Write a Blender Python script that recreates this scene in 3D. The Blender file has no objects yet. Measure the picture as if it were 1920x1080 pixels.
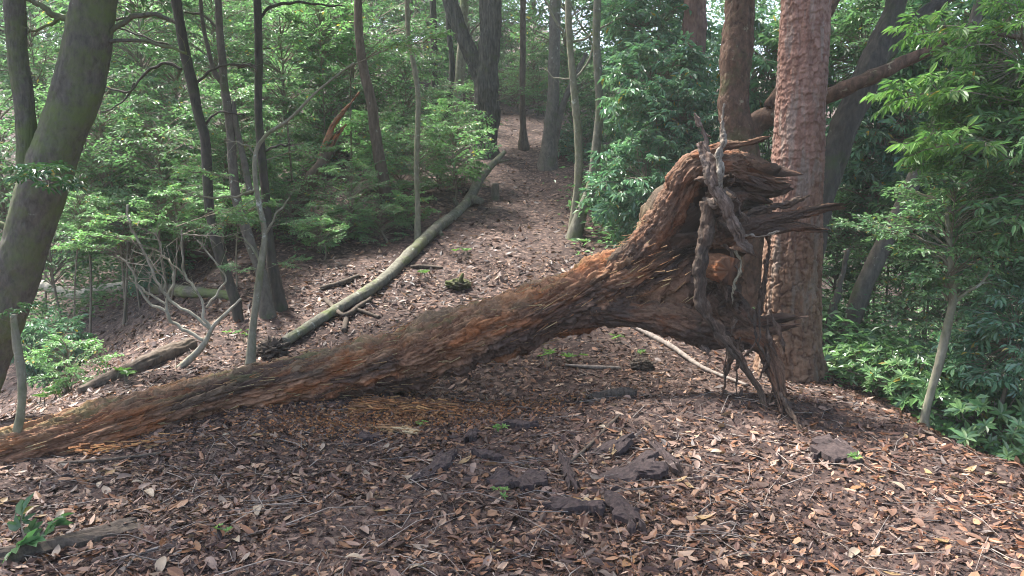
import bpy, math, random
import numpy as np
from mathutils import Matrix, Vector

# ------------------------------------------------------------------ camera, world, light
scene = bpy.context.scene
COL = scene.collection
rad = math.radians
CAMZ, PITCH, FPX = 1.5, rad(7.0), 1423.0

cam_d = bpy.data.cameras.new('camera'); cam = bpy.data.objects.new('camera', cam_d); COL.objects.link(cam)
cam.location = (0, 0, CAMZ); cam.rotation_euler = (rad(90) - PITCH, 0, 0)
cam_d.sensor_width = 36; cam_d.lens = 36 * FPX / 1920; cam_d.clip_start = .05; cam_d.clip_end = 500
scene.camera = cam

SUN_EL, SUN_AZ = rad(60), rad(-48)          # azimuth measured from +Y, negative = left of the view
world = bpy.data.worlds.new('World'); scene.world = world; world.use_nodes = True
wn = world.node_tree
bg = wn.nodes['Background']
sky = wn.nodes.new('ShaderNodeTexSky'); sky.sky_type = 'NISHITA'; sky.sun_disc = False
sky.sun_elevation = SUN_EL; sky.sun_rotation = SUN_AZ; sky.air_density = 1.0; sky.dust_density = 4.0; sky.ozone_density = .6
wn.links.new(sky.outputs[0], bg.inputs[0]); bg.inputs[1].default_value = .15

sun_d = bpy.data.lights.new('sun', 'SUN'); sun = bpy.data.objects.new('sun', sun_d); COL.objects.link(sun)
sun_d.energy = 4.2; sun_d.angle = rad(9); sun_d.color = (1, .97, .92)
sd = Vector((math.sin(SUN_AZ) * math.cos(SUN_EL), math.cos(SUN_AZ) * math.cos(SUN_EL), math.sin(SUN_EL)))
sun.rotation_euler = sd.to_track_quat('Z', 'Y').to_euler(); sun.location = (0, 0, 30)

vs = scene.view_settings; vs.view_transform = 'Standard'; vs.look = 'None'; vs.gamma = 1; vs.exposure = 1.9
vs.use_curve_mapping = False
cy = scene.cycles
cy.use_denoising = True; cy.filter_width = 1.0; cy.max_bounces = 6; cy.diffuse_bounces = 3; cy.glossy_bounces = 2
cy.transmission_bounces = 3; cy.transparent_max_bounces = 4; cy.volume_bounces = 1
cy.sample_clamp_indirect = 6; cy.caustics_reflective = False; cy.caustics_refractive = False

# ------------------------------------------------------------------ numeric helpers
_perm = np.random.RandomState(7).permutation(256); _perm = np.concatenate([_perm, _perm, _perm])
_g3 = np.random.RandomState(8).normal(size=(256, 3)); _g3 /= np.linalg.norm(_g3, axis=1)[:, None]

def noise(x, y, z=0.0):
    x, y, z = np.broadcast_arrays(np.asarray(x, float), np.asarray(y, float), np.asarray(z, float))
    xi, yi, zi = np.floor(x).astype(int), np.floor(y).astype(int), np.floor(z).astype(int)
    xf, yf, zf = x - xi, y - yi, z - zi
    xi &= 255; yi &= 255; zi &= 255
    f = lambda t: t * t * t * (t * (t * 6 - 15) + 10)
    u, v, w = f(xf), f(yf), f(zf)
    def g(a, b, c):
        h = _perm[_perm[_perm[(xi + a) & 255] + ((yi + b) & 255)] + ((zi + c) & 255)]
        gr = _g3[h]
        return gr[..., 0] * (xf - a) + gr[..., 1] * (yf - b) + gr[..., 2] * (zf - c)
    l = lambda a, b, t: a + t * (b - a)
    return 1.5 * l(l(l(g(0,0,0), g(1,0,0), u), l(g(0,1,0), g(1,1,0), u), v),
             l(l(g(0,0,1), g(1,0,1), u), l(g(0,1,1), g(1,1,1), u), v), w)

def fbm(x, y, z=0.0, o=4):
    s, a, f = 0, 1., 1.
    for _ in range(o):
        s = s + a * noise(x * f + 17.3 * _, y * f, np.asarray(z) * f); a *= .5; f *= 2.03
    return s

def sst(a, b, x):
    t = np.clip((x - a) / (b - a), 0, 1); return t * t * (3 - 2 * t)

def nrmz(v): return v / np.maximum(np.linalg.norm(v, axis=-1, keepdims=True), 1e-9)

# ------------------------------------------------------------------ terrain
_ry = np.array([-15, -5, 0, 5, 6.5, 8, 12, 14, 18, 24, 32, 60, 120.])
_rz = np.array([-1., -.2, 0, 0, .04, .30, 1.42, 2.05, 3.15, 4.8, 7.2, 14.5, 23.])
_yy = np.linspace(-15, 120, 1400); _zz = np.interp(_yy, _ry, _rz)
_k = np.hanning(21); _k /= _k.sum(); _zz = np.convolve(np.pad(_zz, 10, 'edge'), _k, 'valid')

def height(x, y):
    x = np.asarray(x, float); y = np.asarray(y, float)
    z = np.interp(y, _yy, _zz)
    xl = -3.1 - .9 * sst(6.0, 3.0, y) - .3 * sst(9, 14, y) - .5 * sst(14, 24, y)
    xr = 2.5 - .9 * sst(7, 11, y) + .15 * sst(5, 3, y)
    wob = .22 * fbm(x * .35, y * .35, 3.3, 3)
    dl = np.maximum(xl + wob - x, 0); dr = np.maximum(x - xr - wob, 0)
    fl = .62 * (np.sqrt(dl * dl + .16) - .4); fl = 3.2 * np.tanh(fl / 3.2)
    fr = .75 * (np.sqrt(dr * dr + .09) - .3); fr = 4.2 * np.tanh(fr / 4.2)
    far = sst(10, 25, np.hypot(x, y))
    z = z - fl - fr + .05 * fbm(x * .8, y * .8, 1.0, 4) + .5 * far * fbm(x * .16, y * .16, 5., 3)
    z = z + .016 * fbm(x * 4.0, y * 4.0, 2.0, 3)
    z = z + .13 * np.exp(-(((x - 1.25) / .75) ** 2 + ((y - 5.05) / .35) ** 2))       # loose soil thrown up by the roots
    z = z - .10 * np.exp(-(((x + .05) / .7) ** 2 + ((y - 5.75) / .35) ** 2))
    z = z - .02 * np.exp(-((x - .35) / .6) ** 2) * sst(7, 10, y)                        # the trodden path
    return z

CF = np.array([0, math.cos(PITCH), -math.sin(PITCH)]); CU = np.array([0, math.sin(PITCH), math.cos(PITCH)])
def ray(px, py): return CF + np.array([1., 0, 0]) * (px - 960) / FPX + CU * (540 - py) / FPX
def at(px, py, Y):
    d = ray(px, py); t = Y / d[1]; return np.array([d[0] * t, Y, CAMZ + d[2] * t])
def gnd(px, py):
    d = ray(px, py); t = np.linspace(1.5, 80, 12000)
    z = CAMZ + d[2] * t - height(d[0] * t, d[1] * t); i = np.argmax(z < 0)
    return np.array([d[0] * t[i], d[1] * t[i], CAMZ + d[2] * t[i]]) if z[i] < 0 else at(px, py, 40)

# ------------------------------------------------------------------ mesh + object helpers
def mesh_from(name, V, F4=None, F3=None, col=None, smooth=True, mats=(), mi=None, grain=None):
    me = bpy.data.meshes.new(name)
    V = np.ascontiguousarray(V, dtype=np.float32); me.vertices.add(len(V)); me.vertices.foreach_set('co', V.ravel())
    idx, tot = [], []
    if F4 is not None and len(F4): idx.append(np.asarray(F4).ravel()); tot.append(np.full(len(F4), 4))
    if F3 is not None and len(F3): idx.append(np.asarray(F3).ravel()); tot.append(np.full(len(F3), 3))
    idx = np.concatenate(idx).astype(np.int32); tot = np.concatenate(tot).astype(np.int32)
    me.loops.add(len(idx)); me.loops.foreach_set('vertex_index', idx)
    me.polygons.add(len(tot))
    me.polygons.foreach_set('loop_start', (np.cumsum(tot) - tot).astype(np.int32)); me.polygons.foreach_set('loop_total', tot)
    if mi is not None: me.polygons.foreach_set('material_index', np.asarray(mi, np.int32))
    me.update(calc_edges=True); me.validate()
    me.polygons.foreach_set('use_smooth', np.full(len(me.polygons), bool(smooth)))
    if col is not None:
        a = me.color_attributes.new('Col', 'FLOAT_COLOR', 'POINT')
        c = np.ones((len(V), 4), np.float32); c[:, :3] = col; a.data.foreach_set('color', c.ravel())
    if grain is not None:
        a = me.attributes.new('grain', 'FLOAT_VECTOR', 'POINT'); a.data.foreach_set('vector', np.ascontiguousarray(grain, dtype=np.float32).ravel())
    for m in mats: me.materials.append(m)
    return me

def link(name, me, parent=None, loc=(0, 0, 0), rot=(0, 0, 0), sc=1.0):
    o = bpy.data.objects.new(name, me); COL.objects.link(o)
    o.location = loc; o.rotation_euler = rot; o.scale = (sc, sc, sc) if np.isscalar(sc) else sc
    if parent is not None: o.parent = parent
    return o

def tag(o, label, cat=None, group=None, kind=None):
    o['label'] = label
    if cat: o['category'] = cat
    if group: o['group'] = group
    if kind: o['kind'] = kind
    return o

def thing(name, label, cat, loc, group=None):
    o = link(name, None, None, tuple(loc)); o.empty_display_size = .1
    return tag(o, label, cat, group)

# ------------------------------------------------------------------ materials
def mat(name):
    m = bpy.data.materials.new(name); m.use_nodes = True; return m, m.node_tree, m.node_tree.nodes['Principled BSDF']
def nd(nt, t, **k):
    n = nt.nodes.new(t)
    for a, b in k.items(): setattr(n, a, b)
    return n
def ramp(nt, fac, stops):
    r = nd(nt, 'ShaderNodeValToRGB'); e = r.color_ramp.elements
    while len(e) < len(stops): e.new(.5)
    for i, (p, c) in enumerate(stops): e[i].position = p; e[i].color = (*c, 1)
    nt.links.new(fac, r.inputs[0]); return r.outputs[0]
def tex_noise(nt, vec, scale, detail=5, rough=.6, dist=0):
    n = nd(nt, 'ShaderNodeTexNoise'); n.inputs['Scale'].default_value = scale; n.inputs['Detail'].default_value = detail
    n.inputs['Roughness'].default_value = rough; n.inputs['Distortion'].default_value = dist
    nt.links.new(vec, n.inputs['Vector']); return n.outputs['Fac']
def mixc(nt, fac, a, b, mode='MIX'):
    m = nd(nt, 'ShaderNodeMix', data_type='RGBA', blend_type=mode)
    for s, v in ((m.inputs[0], fac), (m.inputs[6], a), (m.inputs[7], b)):
        if hasattr(v, 'is_linked'): nt.links.new(v, s)
        elif isinstance(v, tuple): s.default_value = (*v, 1)
        else: s.default_value = v
    return m.outputs[2]
def objvec(nt, sc=(1, 1, 1)):
    t = nd(nt, 'ShaderNodeTexCoord'); mp = nd(nt, 'ShaderNodeMapping'); mp.inputs['Scale'].default_value = sc
    nt.links.new(t.outputs['Object'], mp.inputs['Vector']); return mp.outputs[0]
def bump(nt, p, h, strength, dist):
    b = nd(nt, 'ShaderNodeBump'); b.inputs['Strength'].default_value = strength; b.inputs['Distance'].default_value = dist
    nt.links.new(h, b.inputs['Height']); nt.links.new(b.outputs[0], p.inputs['Normal'])

def bark(name, c1, c2, lichen=None, lich=.6, moss=None, mossf=.6, zs=.25, sc=30, bd=.01, rough=.85):
    m, nt, p = mat(name)
    v = objvec(nt, (1, 1, zs)); v1 = objvec(nt)
    f = tex_noise(nt, v, sc, 6, .65, .4)
    c = ramp(nt, f, [(.3, c1), (.7, c2)])
    if lichen:
        f2 = tex_noise(nt, v1, 9, 6, .7, .3); r2 = ramp(nt, f2, [(lich, (0, 0, 0)), (lich + .06, (1, 1, 1))])
        c = mixc(nt, r2, c, lichen)
    if moss:
        f3 = tex_noise(nt, v1, 3.2, 6, .7); r3 = ramp(nt, f3, [(mossf - .08, (0, 0, 0)), (mossf + .1, (.85, .85, .85))])
        c = mixc(nt, r3, c, moss)
    nt.links.new(c, p.inputs['Base Color']); p.inputs['Roughness'].default_value = rough
    p.inputs['Specular IOR Level'].default_value = .25
    bump(nt, p, f, .8, bd); return m

def vcol(name, sc=60, zs=1, bd=.004, rough=.85, var=.35):
    m, nt, p = mat(name); a = nd(nt, 'ShaderNodeVertexColor', layer_name='Col')
    f = tex_noise(nt, objvec(nt, (1, 1, zs)), sc, 6, .7)
    g = ramp(nt, f, [(.25, (1 - var,) * 3), (.75, (1 + var * .6,) * 3)])
    nt.links.new(mixc(nt, 1.0, a.outputs[0], g, 'MULTIPLY'), p.inputs['Base Color'])
    p.inputs['Roughness'].default_value = rough; p.inputs['Specular IOR Level'].default_value = .25
    bump(nt, p, f, .7, bd); return m

def leafmat(name, rough=.38, trans=.35, spec=.5):
    m, nt, p = mat(name); a = nd(nt, 'ShaderNodeVertexColor', layer_name='Col')
    nt.links.new(a.outputs[0], p.inputs['Base Color']); p.inputs['Roughness'].default_value = rough
    p.inputs['Specular IOR Level'].default_value = spec
    t = nd(nt, 'ShaderNodeBsdfTranslucent'); nt.links.new(mixc(nt, 1.0, a.outputs[0], (1.05, 1.25, .9), 'MULTIPLY'), t.inputs[0])
    mx = nd(nt, 'ShaderNodeMixShader'); mx.inputs[0].default_value = trans
    nt.links.new(p.outputs[0], mx.inputs[1]); nt.links.new(t.outputs[0], mx.inputs[2])
    nt.links.new(mx.outputs[0], nt.nodes['Material Output'].inputs[0]); return m

M = {}
M['leaf'] = leafmat('leaf_small', .42, .45, .5)
M['leaf_gloss'] = leafmat('leaf_glossy', .26, .28, .7)
M['litter'] = leafmat('dead_leaf', .5, .10, .32)
M['twig'] = bark('twig_bark', (.10, .085, .06), (.22, .19, .14), sc=40, bd=.002)
M['grey'] = bark('grey_smooth_bark', (.075, .066, .052), (.16, .14, .115), (.34, .36, .30), .63, (.07, .10, .03), .62, .5, 22, .006)
M['left'] = bark('dark_mossy_bark', (.06, .055, .045), (.14, .125, .10), (.22, .23, .18), .66, (.11, .14, .045), .52, .45, 34, .012)
M['dark'] = bark('dark_bark', (.035, .032, .028), (.085, .075, .06), (.20, .21, .17), .68, (.05, .07, .025), .6, .3, 26, .008)
M['pale'] = bark('pale_bark', (.13, .12, .085), (.27, .25, .18), (.42, .42, .35), .6, (.12, .145, .055), .56, .5, 22, .006)
M['brown'] = bark('brown_bark', (.06, .044, .033), (.155, .118, .086), (.24, .24, .19), .66, None, .6, .25, 26, .010)
M['reddish'] = bark('reddish_bark', (.10, .055, .045), (.24, .14, .115), (.3, .24, .2), .66, None, .6, .3, 24, .012)
M['furrow'] = bark('furrowed_bark', (.028, .026, .022), (.13, .115, .09), (.22, .22, .18), .67, (.07, .085, .03), .64, .13, 34, .022)
M['knobby'] = bark('knobby_bark', (.034, .02, .014), (.16, .092, .06), (.24, .20, .13), .62, (.07, .08, .028), .62, .6, 20, .018)
M['mosspole'] = bark('mossy_pole_bark', (.085, .08, .06), (.20, .19, .145), (.36, .37, .31), .62, (.12, .145, .05), .57, .4, 24, .012)
M['bonewood'] = bark('bleached_wood', (.17, .155, .115), (.40, .37, .29), None, .6, (.12, .12, .06), .58, .3, 24, .008)
M['bleach'] = bark('sunbleached_wood', (.30, .27, .21), (.56, .52, .43), None, .6, (.2, .19, .12), .64, .3, 24, .008)
M['deadwood'] = bark('grey_dead_wood', (.12, .095, .08), (.33, .28, .24), None, .6, None, .6, .12, 40, .006)
M['darkroot'] = bark('dark_root', (.035, .026, .02), (.13, .10, .075), (.2, .2, .15), .68, None, .6, .2, 36, .008)
M['barkslab'] = bark('fallen_bark', (.018, .013, .013), (.075, .052, .048), (.20, .155, .14), .64, None, .6, .6, 45, .006)
m, nt, p = mat('rotten_wood'); M['rotwood'] = m
a = nd(nt, 'ShaderNodeVertexColor', layer_name='Col'); ga = nd(nt, 'ShaderNodeAttribute', attribute_name='grain'); mp = nd(nt, 'ShaderNodeMapping')
mp.inputs['Scale'].default_value = (1, 1, .2); nt.links.new(ga.outputs['Vector'], mp.inputs['Vector'])
f = tex_noise(nt, mp.outputs[0], 110, 7, .7, .6); g_ = ramp(nt, f, [(.28, (.45,) * 3), (.5, (.95,) * 3), (.72, (1.45,) * 3)])
nt.links.new(mixc(nt, 1.0, a.outputs[0], g_, 'MULTIPLY'), p.inputs['Base Color']); p.inputs['Roughness'].default_value = .85; p.inputs['Specular IOR Level'].default_value = .2
bump(nt, p, f, 1., .012)
M['pine'] = vcol('pine_bark', 120, .6, .003, .8, .3)

# ------------------------------------------------------------------ tubes
def catmull(P, n):
    P = np.asarray(P, float); k = len(P)
    if k == 2:
        t = np.linspace(0, 1, n)[:, None]; return P[0] * (1 - t) + P[1] * t
    d = np.maximum(np.linalg.norm(np.diff(P[:, :3], axis=0), axis=1), 1e-6); cum = np.concatenate([[0], np.cumsum(d)])
    dl = np.diff(P, axis=0) / d[:, None]; m_ = np.vstack([dl[0], (dl[:-1] * d[1:, None] + dl[1:] * d[:-1, None]) / (d[:-1] + d[1:])[:, None], dl[-1]])
    s = np.linspace(0, cum[-1], n); i = np.clip(np.searchsorted(cum, s, 'right') - 1, 0, k - 2)
    h = d[i][:, None]; t = (s - cum[i])[:, None] / h
    return (2*t**3 - 3*t**2 + 1) * P[i] + (t**3 - 2*t**2 + t) * h * m_[i] + (-2*t**3 + 3*t**2) * P[i + 1] + (t**3 - t**2) * h * m_[i + 1]

def frames(C):
    T = nrmz(np.gradient(C, axis=0)); n = len(C); N = np.zeros_like(C)
    a = np.array([0, 0, 1.]) if abs(T[0, 2]) < .8 else np.array([0, -1., 0])
    v = a - T[0] * a.dot(T[0]); N[0] = v / np.linalg.norm(v)
    for i in range(1, n):
        v = N[i - 1] - T[i] * N[i - 1].dot(T[i]); N[i] = v / max(np.linalg.norm(v), 1e-9)
    return T, N, np.cross(T, N)

def tube_grid(P, R, nr, ns):
    """path points + radii -> ring centres, radii, frame, angles"""
    PR = catmull(np.column_stack([np.asarray(P, float), np.asarray(R, float)]), nr)
    C, r = PR[:, :3], np.maximum(PR[:, 3], .0005); T, N, B = frames(C)
    th = np.linspace(0, 2 * math.pi, ns, endpoint=False)
    s = np.concatenate([[0], np.cumsum(np.linalg.norm(np.diff(C, axis=0), axis=1))])
    return C, r, T, N, B, th, s

def grid_faces(nr, ns, caps=True):
    i = np.arange(nr - 1)[:, None] * ns; j = np.arange(ns)[None]; k = (j + 1) % ns
    F = np.stack([i + j, i + k, i + ns + k, i + ns + j], -1).reshape(-1, 4)
    if not caps: return F, None
    a, b = nr * ns, nr * ns + 1; jj = np.arange(ns); kk = (jj + 1) % ns; o = (nr - 1) * ns
    F3 = np.vstack([np.stack([np.full(ns, a), kk, jj], -1), np.stack([np.full(ns, b), o + jj, o + kk], -1)])
    return F, F3

def tube(P, R, ns=10, step=None, lump=.06, lsc=6., seed=0., org=(0, 0, 0), mats=(), name='tube', col=None, fur=0., ff=40., fz=.12):
    P = np.asarray(P, float); L = np.linalg.norm(np.diff(P, axis=0), axis=1).sum()
    step = step or max(.02, float(np.mean(R)) * .8); nr = int(np.clip(L / step, 5, 220 if fur < .004 else 400))
    C, r, T, N, B, th, s = tube_grid(P, R, nr, ns)
    D = N[:, None] * np.cos(th)[None, :, None] + B[:, None] * np.sin(th)[None, :, None]
    q = C[:, None] + D * r[:, None, None]
    d = 1 + lump * 2 * fbm(q[..., 0] * lsc + seed, q[..., 1] * lsc, q[..., 2] * lsc * .6, 3)
    e = 0
    if fur:
        a_, b_ = np.cos(th)[None] * r[:, None] * ff, np.sin(th)[None] * r[:, None] * ff; S = s[:, None] * ff * fz + .0 * th[None]
        w_ = .5 * fbm(a_ * .3, b_ * .3, S * 2 + seed, 2)
        e = fur * (1 - 2.2 * np.abs(noise(a_ + w_, b_ + seed, S)) + .5 * fbm(a_ * 2.2, b_ * 2.2 + w_, S * 3, 2))
    V = (C[:, None] + D * (r[:, None] * d + e)[..., None]).reshape(-1, 3)
    V = np.vstack([V, C[0], C[-1]]) - np.asarray(org)
    F4, F3 = grid_faces(nr, ns)
    return mesh_from(name, V, F4, F3, col, True, mats)

def voro(u, v, nu, seed):
    """jittered cells, u wraps with period nu: distance to border-ish (F2-F1), id noise, local offsets"""
    iu, iv = np.floor(u).astype(int), np.floor(v).astype(int)
    f1 = np.full(u.shape, 9.); f2 = np.full(u.shape, 9.); cid = np.zeros(u.shape); ox = np.zeros(u.shape); oy = np.zeros(u.shape)
    for a in (-1, 0, 1):
        for b in (-1, 0, 1):
            cu, cv = iu + a, iv + b; h = _perm[(_perm[(cu % nu) & 255] + (cv & 255) + seed) & 255]
            jx, jy = cu + .15 + .7 * (h / 255.), cv + .15 + .7 * (_perm[h] / 255.)
            dx, dy = u - jx, v - jy; d = np.sqrt(dx * dx + dy * dy); c = d < f1
            f2 = np.where(c, f1, np.minimum(f2, d)); cid = np.where(c, _perm[_perm[h]] / 255., cid); ox = np.where(c, dx, ox); oy = np.where(c, dy, oy)
            f1 = np.where(c, d, f1)
    return f2 - f1, cid, ox, oy

def kink(P, R, amp, seed):
    """a resampled path with irregular bends"""
    n = max(8, len(P) * 5); PR = catmull(np.column_stack([np.asarray(P, float), np.asarray(R, float)]), n); t = np.linspace(0, n * .35, n)
    for a in range(3): PR[:, a] += (amp + .2 * PR[:, 3]) * noise(t + seed * 1.7, 5.1 * a + 0 * t, .3) * np.minimum(1, np.arange(n) / 4.)
    PR[:, 3] *= 1 + .12 * noise(t * 1.6 + seed, 31. + 0 * t, .7)
    return PR[:, :3], PR[:, 3]

# rotten, fibrous wood: deep grooves along the grain with vertex colours of the wood, plus shade painted in at the log's root end
def rot_tube(P, R, nr, ns, seed=0., amp=.028, twist=1.2, squash=None, org=(0, 0, 0), dark=.0, moss=.6, ragged=0., name='wood', end_shade_soil=0., grey=None, ysq=None, hollow=0.):
    C, r, T, N, B, th, s = tube_grid(P, R, nr, ns)
    TH, S = np.meshgrid(th, s); TH2 = TH + twist * S * .35
    rr = float(np.mean(r))
    fk = float(np.clip(.2 / rr, 1, 4)) ** .6; cx, sy = np.cos(TH2) * rr * fk, np.sin(TH2) * rr * fk; S_, S = S, S * fk
    warp = .10 * fbm(cx * 4, sy * 4, S * 1.2 + seed, 2)
    n2 = fbm(cx * 75, sy * 75 + seed, S * 3.5 + warp * 3, 3)               # fibres
    n3 = fbm(cx * 5 + seed, sy * 5, S * 2.6, 4)                            # large lumps and losses
    n4 = fbm(cx * 26, sy * 26 + seed, S * 12, 3)                           # crumbled ends
    nu = max(7, int(2 * math.pi * rr * fk / .046)); w1 = .5 * fbm(cx * 9, sy * 9, S * 3.5 + seed, 3)
    e1, id1, ox1, oy1 = voro(TH2 / (2 * math.pi) * nu + w1, S * 6.0 + .5 * n4 + seed, nu, int(seed) % 90)          # long broken splinters
    e2, id2, ox2, oy2 = voro(TH2 / (2 * math.pi) * nu * 2 + w1 * 2, S * 13 + .6 * n4 + seed, nu * 2, int(seed) % 90 + 60)
    h = 1.1 * (id1 - .5) + .7 * oy1 + .55 * (id2 - .5) + .3 * oy2
    fis = 1 - sst(.0, .11, np.abs(noise(cx * 9 + seed, sy * 9, S * .75 + warp)))
    disp = -amp * 1.1 * fis + amp * (.8 * h - .45 * (1 - sst(0, .12, e1)) - .25 * (1 - sst(0, .15, e2)) + .3 * n2 + (.3 + .35 * (fk > 1.15)) * n4) + amp * 2.0 * n3
    rough_end = ragged * (sst(s[-1] - min(.35, s[-1] * .3), s[-1], S_)) * (fbm(cx * 22, sy * 22, seed + 0 * S, 2))
    D = N[:, None] * np.cos(th)[None, :, None] + B[:, None] * np.sin(th)[None, :, None]
    k = np.ones_like(TH)
    if ysq is not None: k = 1 / np.sqrt(1 + (1 / ysq(S_) ** 2 - 1) * D[..., 1] ** 2)    # oval section where the roots spread
    if hollow: k = k * (1 - hollow * sst(s[-1] - .62, s[-1] - .12, S_) * sst(-.15, -.75, D[..., 1]) * (.75 + .5 * n3))
    rr2 = r[:, None] * k + disp * np.clip(r[:, None] / .2, .42, 1.3)
    V = C[:, None] + D * np.maximum(rr2, .004)[..., None] + T[:, None] * rough_end[..., None]
    up = D[..., 2]
    t = lambda c: np.array(c)[None, None]
    mixn = lambda a, b, w: a * (1 - w[..., None]) + b * w[..., None]
    c = mixn(t((.15, .068, .038)), t((.36, .195, .115)), np.clip(.55 * id2 + .45 * id1 + .35 * n2, 0, 1))
    c = mixn(c, t((.36, .125, .045)), sst(.0, .45, fbm(cx * 7, sy * 7, S * 2.2 + 9 + seed, 3) + .5 * (id1 - .5)) * .8)
    c = mixn(c, t((.075, .05, .04)), sst(.0, .4, fbm(cx * 4, sy * 4, S * .9 + 30 + seed, 3) + .45 * (id1 - .5)) * .88)
    c = mixn(c, t((.37, .255, .15)), .75 * sst(.15, .75, up) * sst(-.3, .4, n3 + .9 * (id1 - .5)) * moss)
    c = mixn(c, t((.20, .22, .085)), .6 * sst(.55, .9, up) * sst(.1, .5, fbm(cx * 9, sy * 9, S * 3 + 4 + seed, 3)) * moss)
    if grey is not None: c = mixn(c, (.35 + .9 * id2 + .25 * n2)[..., None] * np.array(grey)[None, None], np.full_like(S, .85))
    dk = np.clip(dark + end_shade_soil * sst(s[-1] - .75, s[-1] - .1, S_) * (1 + .4 * n3), 0, .92)  # root-end darkening: the hollow's shade painted into the colour, with soil-coated wood
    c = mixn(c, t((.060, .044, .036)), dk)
    V = V.reshape(-1, 3); cc = c.reshape(-1, 3)
    capc = cc[-ns:].mean(0) * .7
    V = np.vstack([V, C[0], C[-1]]) - np.asarray(org); cc = np.vstack([cc, capc, capc])
    F4, F3 = grid_faces(nr, ns)
    return mesh_from(name, V, F4, F3, np.clip(cc, .01, 1), True, [M['rotwood']], grain=np.vstack([np.stack([cx, sy, S + seed], -1).reshape(-1, 3), [(0, 0, 0)] * 2])), (C, r, T, N, B, s)

# ------------------------------------------------------------------ foliage
def leaf_arrays(b, d, n, ln, w, detail=1, fold=.18, droop=.12, curl=0.):
    d = nrmz(d); s = nrmz(np.cross(n, d)); n = np.cross(d, s)
    ln = np.asarray(ln)[:, None]; w = np.broadcast_to(np.asarray(w), (len(b),))[:, None] * ln
    fold = np.broadcast_to(np.asarray(fold), (len(b),))[:, None]; droop = np.broadcast_to(np.asarray(droop), (len(b),))[:, None]
    if detail:
        tip = b + d * ln - n * droop * ln
        l1 = b + d * ln * .30 - s * w * .46 + n * (fold * w - .02 * ln); r1 = b + d * ln * .30 + s * w * .46 + n * (fold * w - .02 * ln)
        l2 = b + d * ln * .68 - s * w * .40 + n * (fold * w - droop * .45 * ln); r2 = b + d * ln * .68 + s * w * .40 + n * (fold * w - droop * .45 * ln)
        V = np.stack([b, l1, l2, tip, r2, r1], 1).reshape(-1, 3); k = np.arange(len(b))[:, None] * 6
        F = np.concatenate([k + np.array([[0, 3, 2, 1]]), k + np.array([[0, 5, 4, 3]])]); return V, F, None, 6
    tip = b + d * ln - n * droop * ln; l = b + d * ln * .45 - s * w * .5 + n * fold * w; r = b + d * ln * .45 + s * w * .5 + n * fold * w
    V = np.stack([b, l, tip, r], 1).reshape(-1, 3); k = np.arange(len(b))[:, None] * 4
    return V, None, np.concatenate([k + np.array([[0, 2, 1]]), k + np.array([[0, 3, 2]])]), 4

def twig_arrays(p0, p1, r0, r1):
    d = nrmz(p1 - p0); a = np.where(np.abs(d[:, 2:3]) < .8, np.array([[0, 0, 1.]]), np.array([[1., 0, 0]]))
    u = nrmz(np.cross(d, a)); v = np.cross(d, u); vs_ = []
    for p, r in ((p0, r0), (p1, r1)):
        for k in range(3):
            t = k * 2 * math.pi / 3; vs_.append(p + (u * math.cos(t) + v * math.sin(t)) * np.asarray(r)[:, None])
    V = np.stack(vs_, 1).reshape(-1, 3); k = np.arange(len(p0))[:, None] * 6
    F = np.concatenate([k + np.array([[a_, (a_ + 1) % 3, 3 + (a_ + 1) % 3, 3 + a_]]) for a_ in range(3)])
    return V, F

def make_bough(rng, L=1., ntw=9, nl=8, tl=.45, ang=50, flat=.08, leaf_out=55, lift=.12):
    """a flat leafy spray along +X: leaves as base, direction, normal; twigs as segments"""
    bs, ds, ns_, segs = [], [], [], []
    def row(p, q, n, start=.12):
        ax = nrmz(q - p)
        for i in range(n):
            t = start + (1 - start) * (i + rng.random() * .5) / n
            side = 1 if i % 2 else -1
            a = math.radians(leaf_out + rng.normal() * 24) * side
            c, s_ = math.cos(a), math.sin(a)
            dv = np.array([ax[0] * c - ax[1] * s_, ax[0] * s_ + ax[1] * c, rng.normal() * .38 - .15])
            bs.append(p + (q - p) * t); ds.append(dv); ns_.append(np.array([rng.normal() * .5, rng.normal() * .5, 1.]))
        bs.append(q); ds.append(ax + np.array([0, 0, -.15])); ns_.append(np.array([rng.normal() * .3, rng.normal() * .3, 1.]))
    prev = np.zeros(3); K = 4; pts = [prev]
    bend = rng.normal() * .12
    for i in range(1, K + 1):
        t = i / K; pts.append(np.array([t * L, bend * t * t * L, lift * L * math.sin(t * 2.6)]))
    for i in range(K): segs.append((pts[i], pts[i + 1], .006 * (1 - i / K) + .0022, .006 * (1 - (i + 1) / K) + .0018))
    main = lambda t: np.array([np.interp(t * K, range(K + 1), [p[j] for p in pts]) for j in range(3)])
    for i in range(ntw):
        t = .22 + .74 * (i + rng.random() * .6) / ntw; p = main(t); side = 1 if i % 2 else -1
        a = math.radians(ang + rng.normal() * 10) * side; l = tl * L * (1.05 - .62 * t) * rng.uniform(.7, 1.15)
        q = p + l * np.array([math.cos(a), math.sin(a), rng.normal() * flat - .03])
        segs.append((p, q, .0028, .0012)); row(p, q, max(3, int(nl * l / (tl * L) + 1)))
    row(main(.55), pts[-1], nl)
    return dict(b=np.array(bs), d=np.array(ds), n=np.array(ns_), s0=np.array([s[0] for s in segs]), s1=np.array([s[1] for s in segs]),
                r0=np.array([s[2] for s in segs]), r1=np.array([s[3] for s in segs]))

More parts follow.
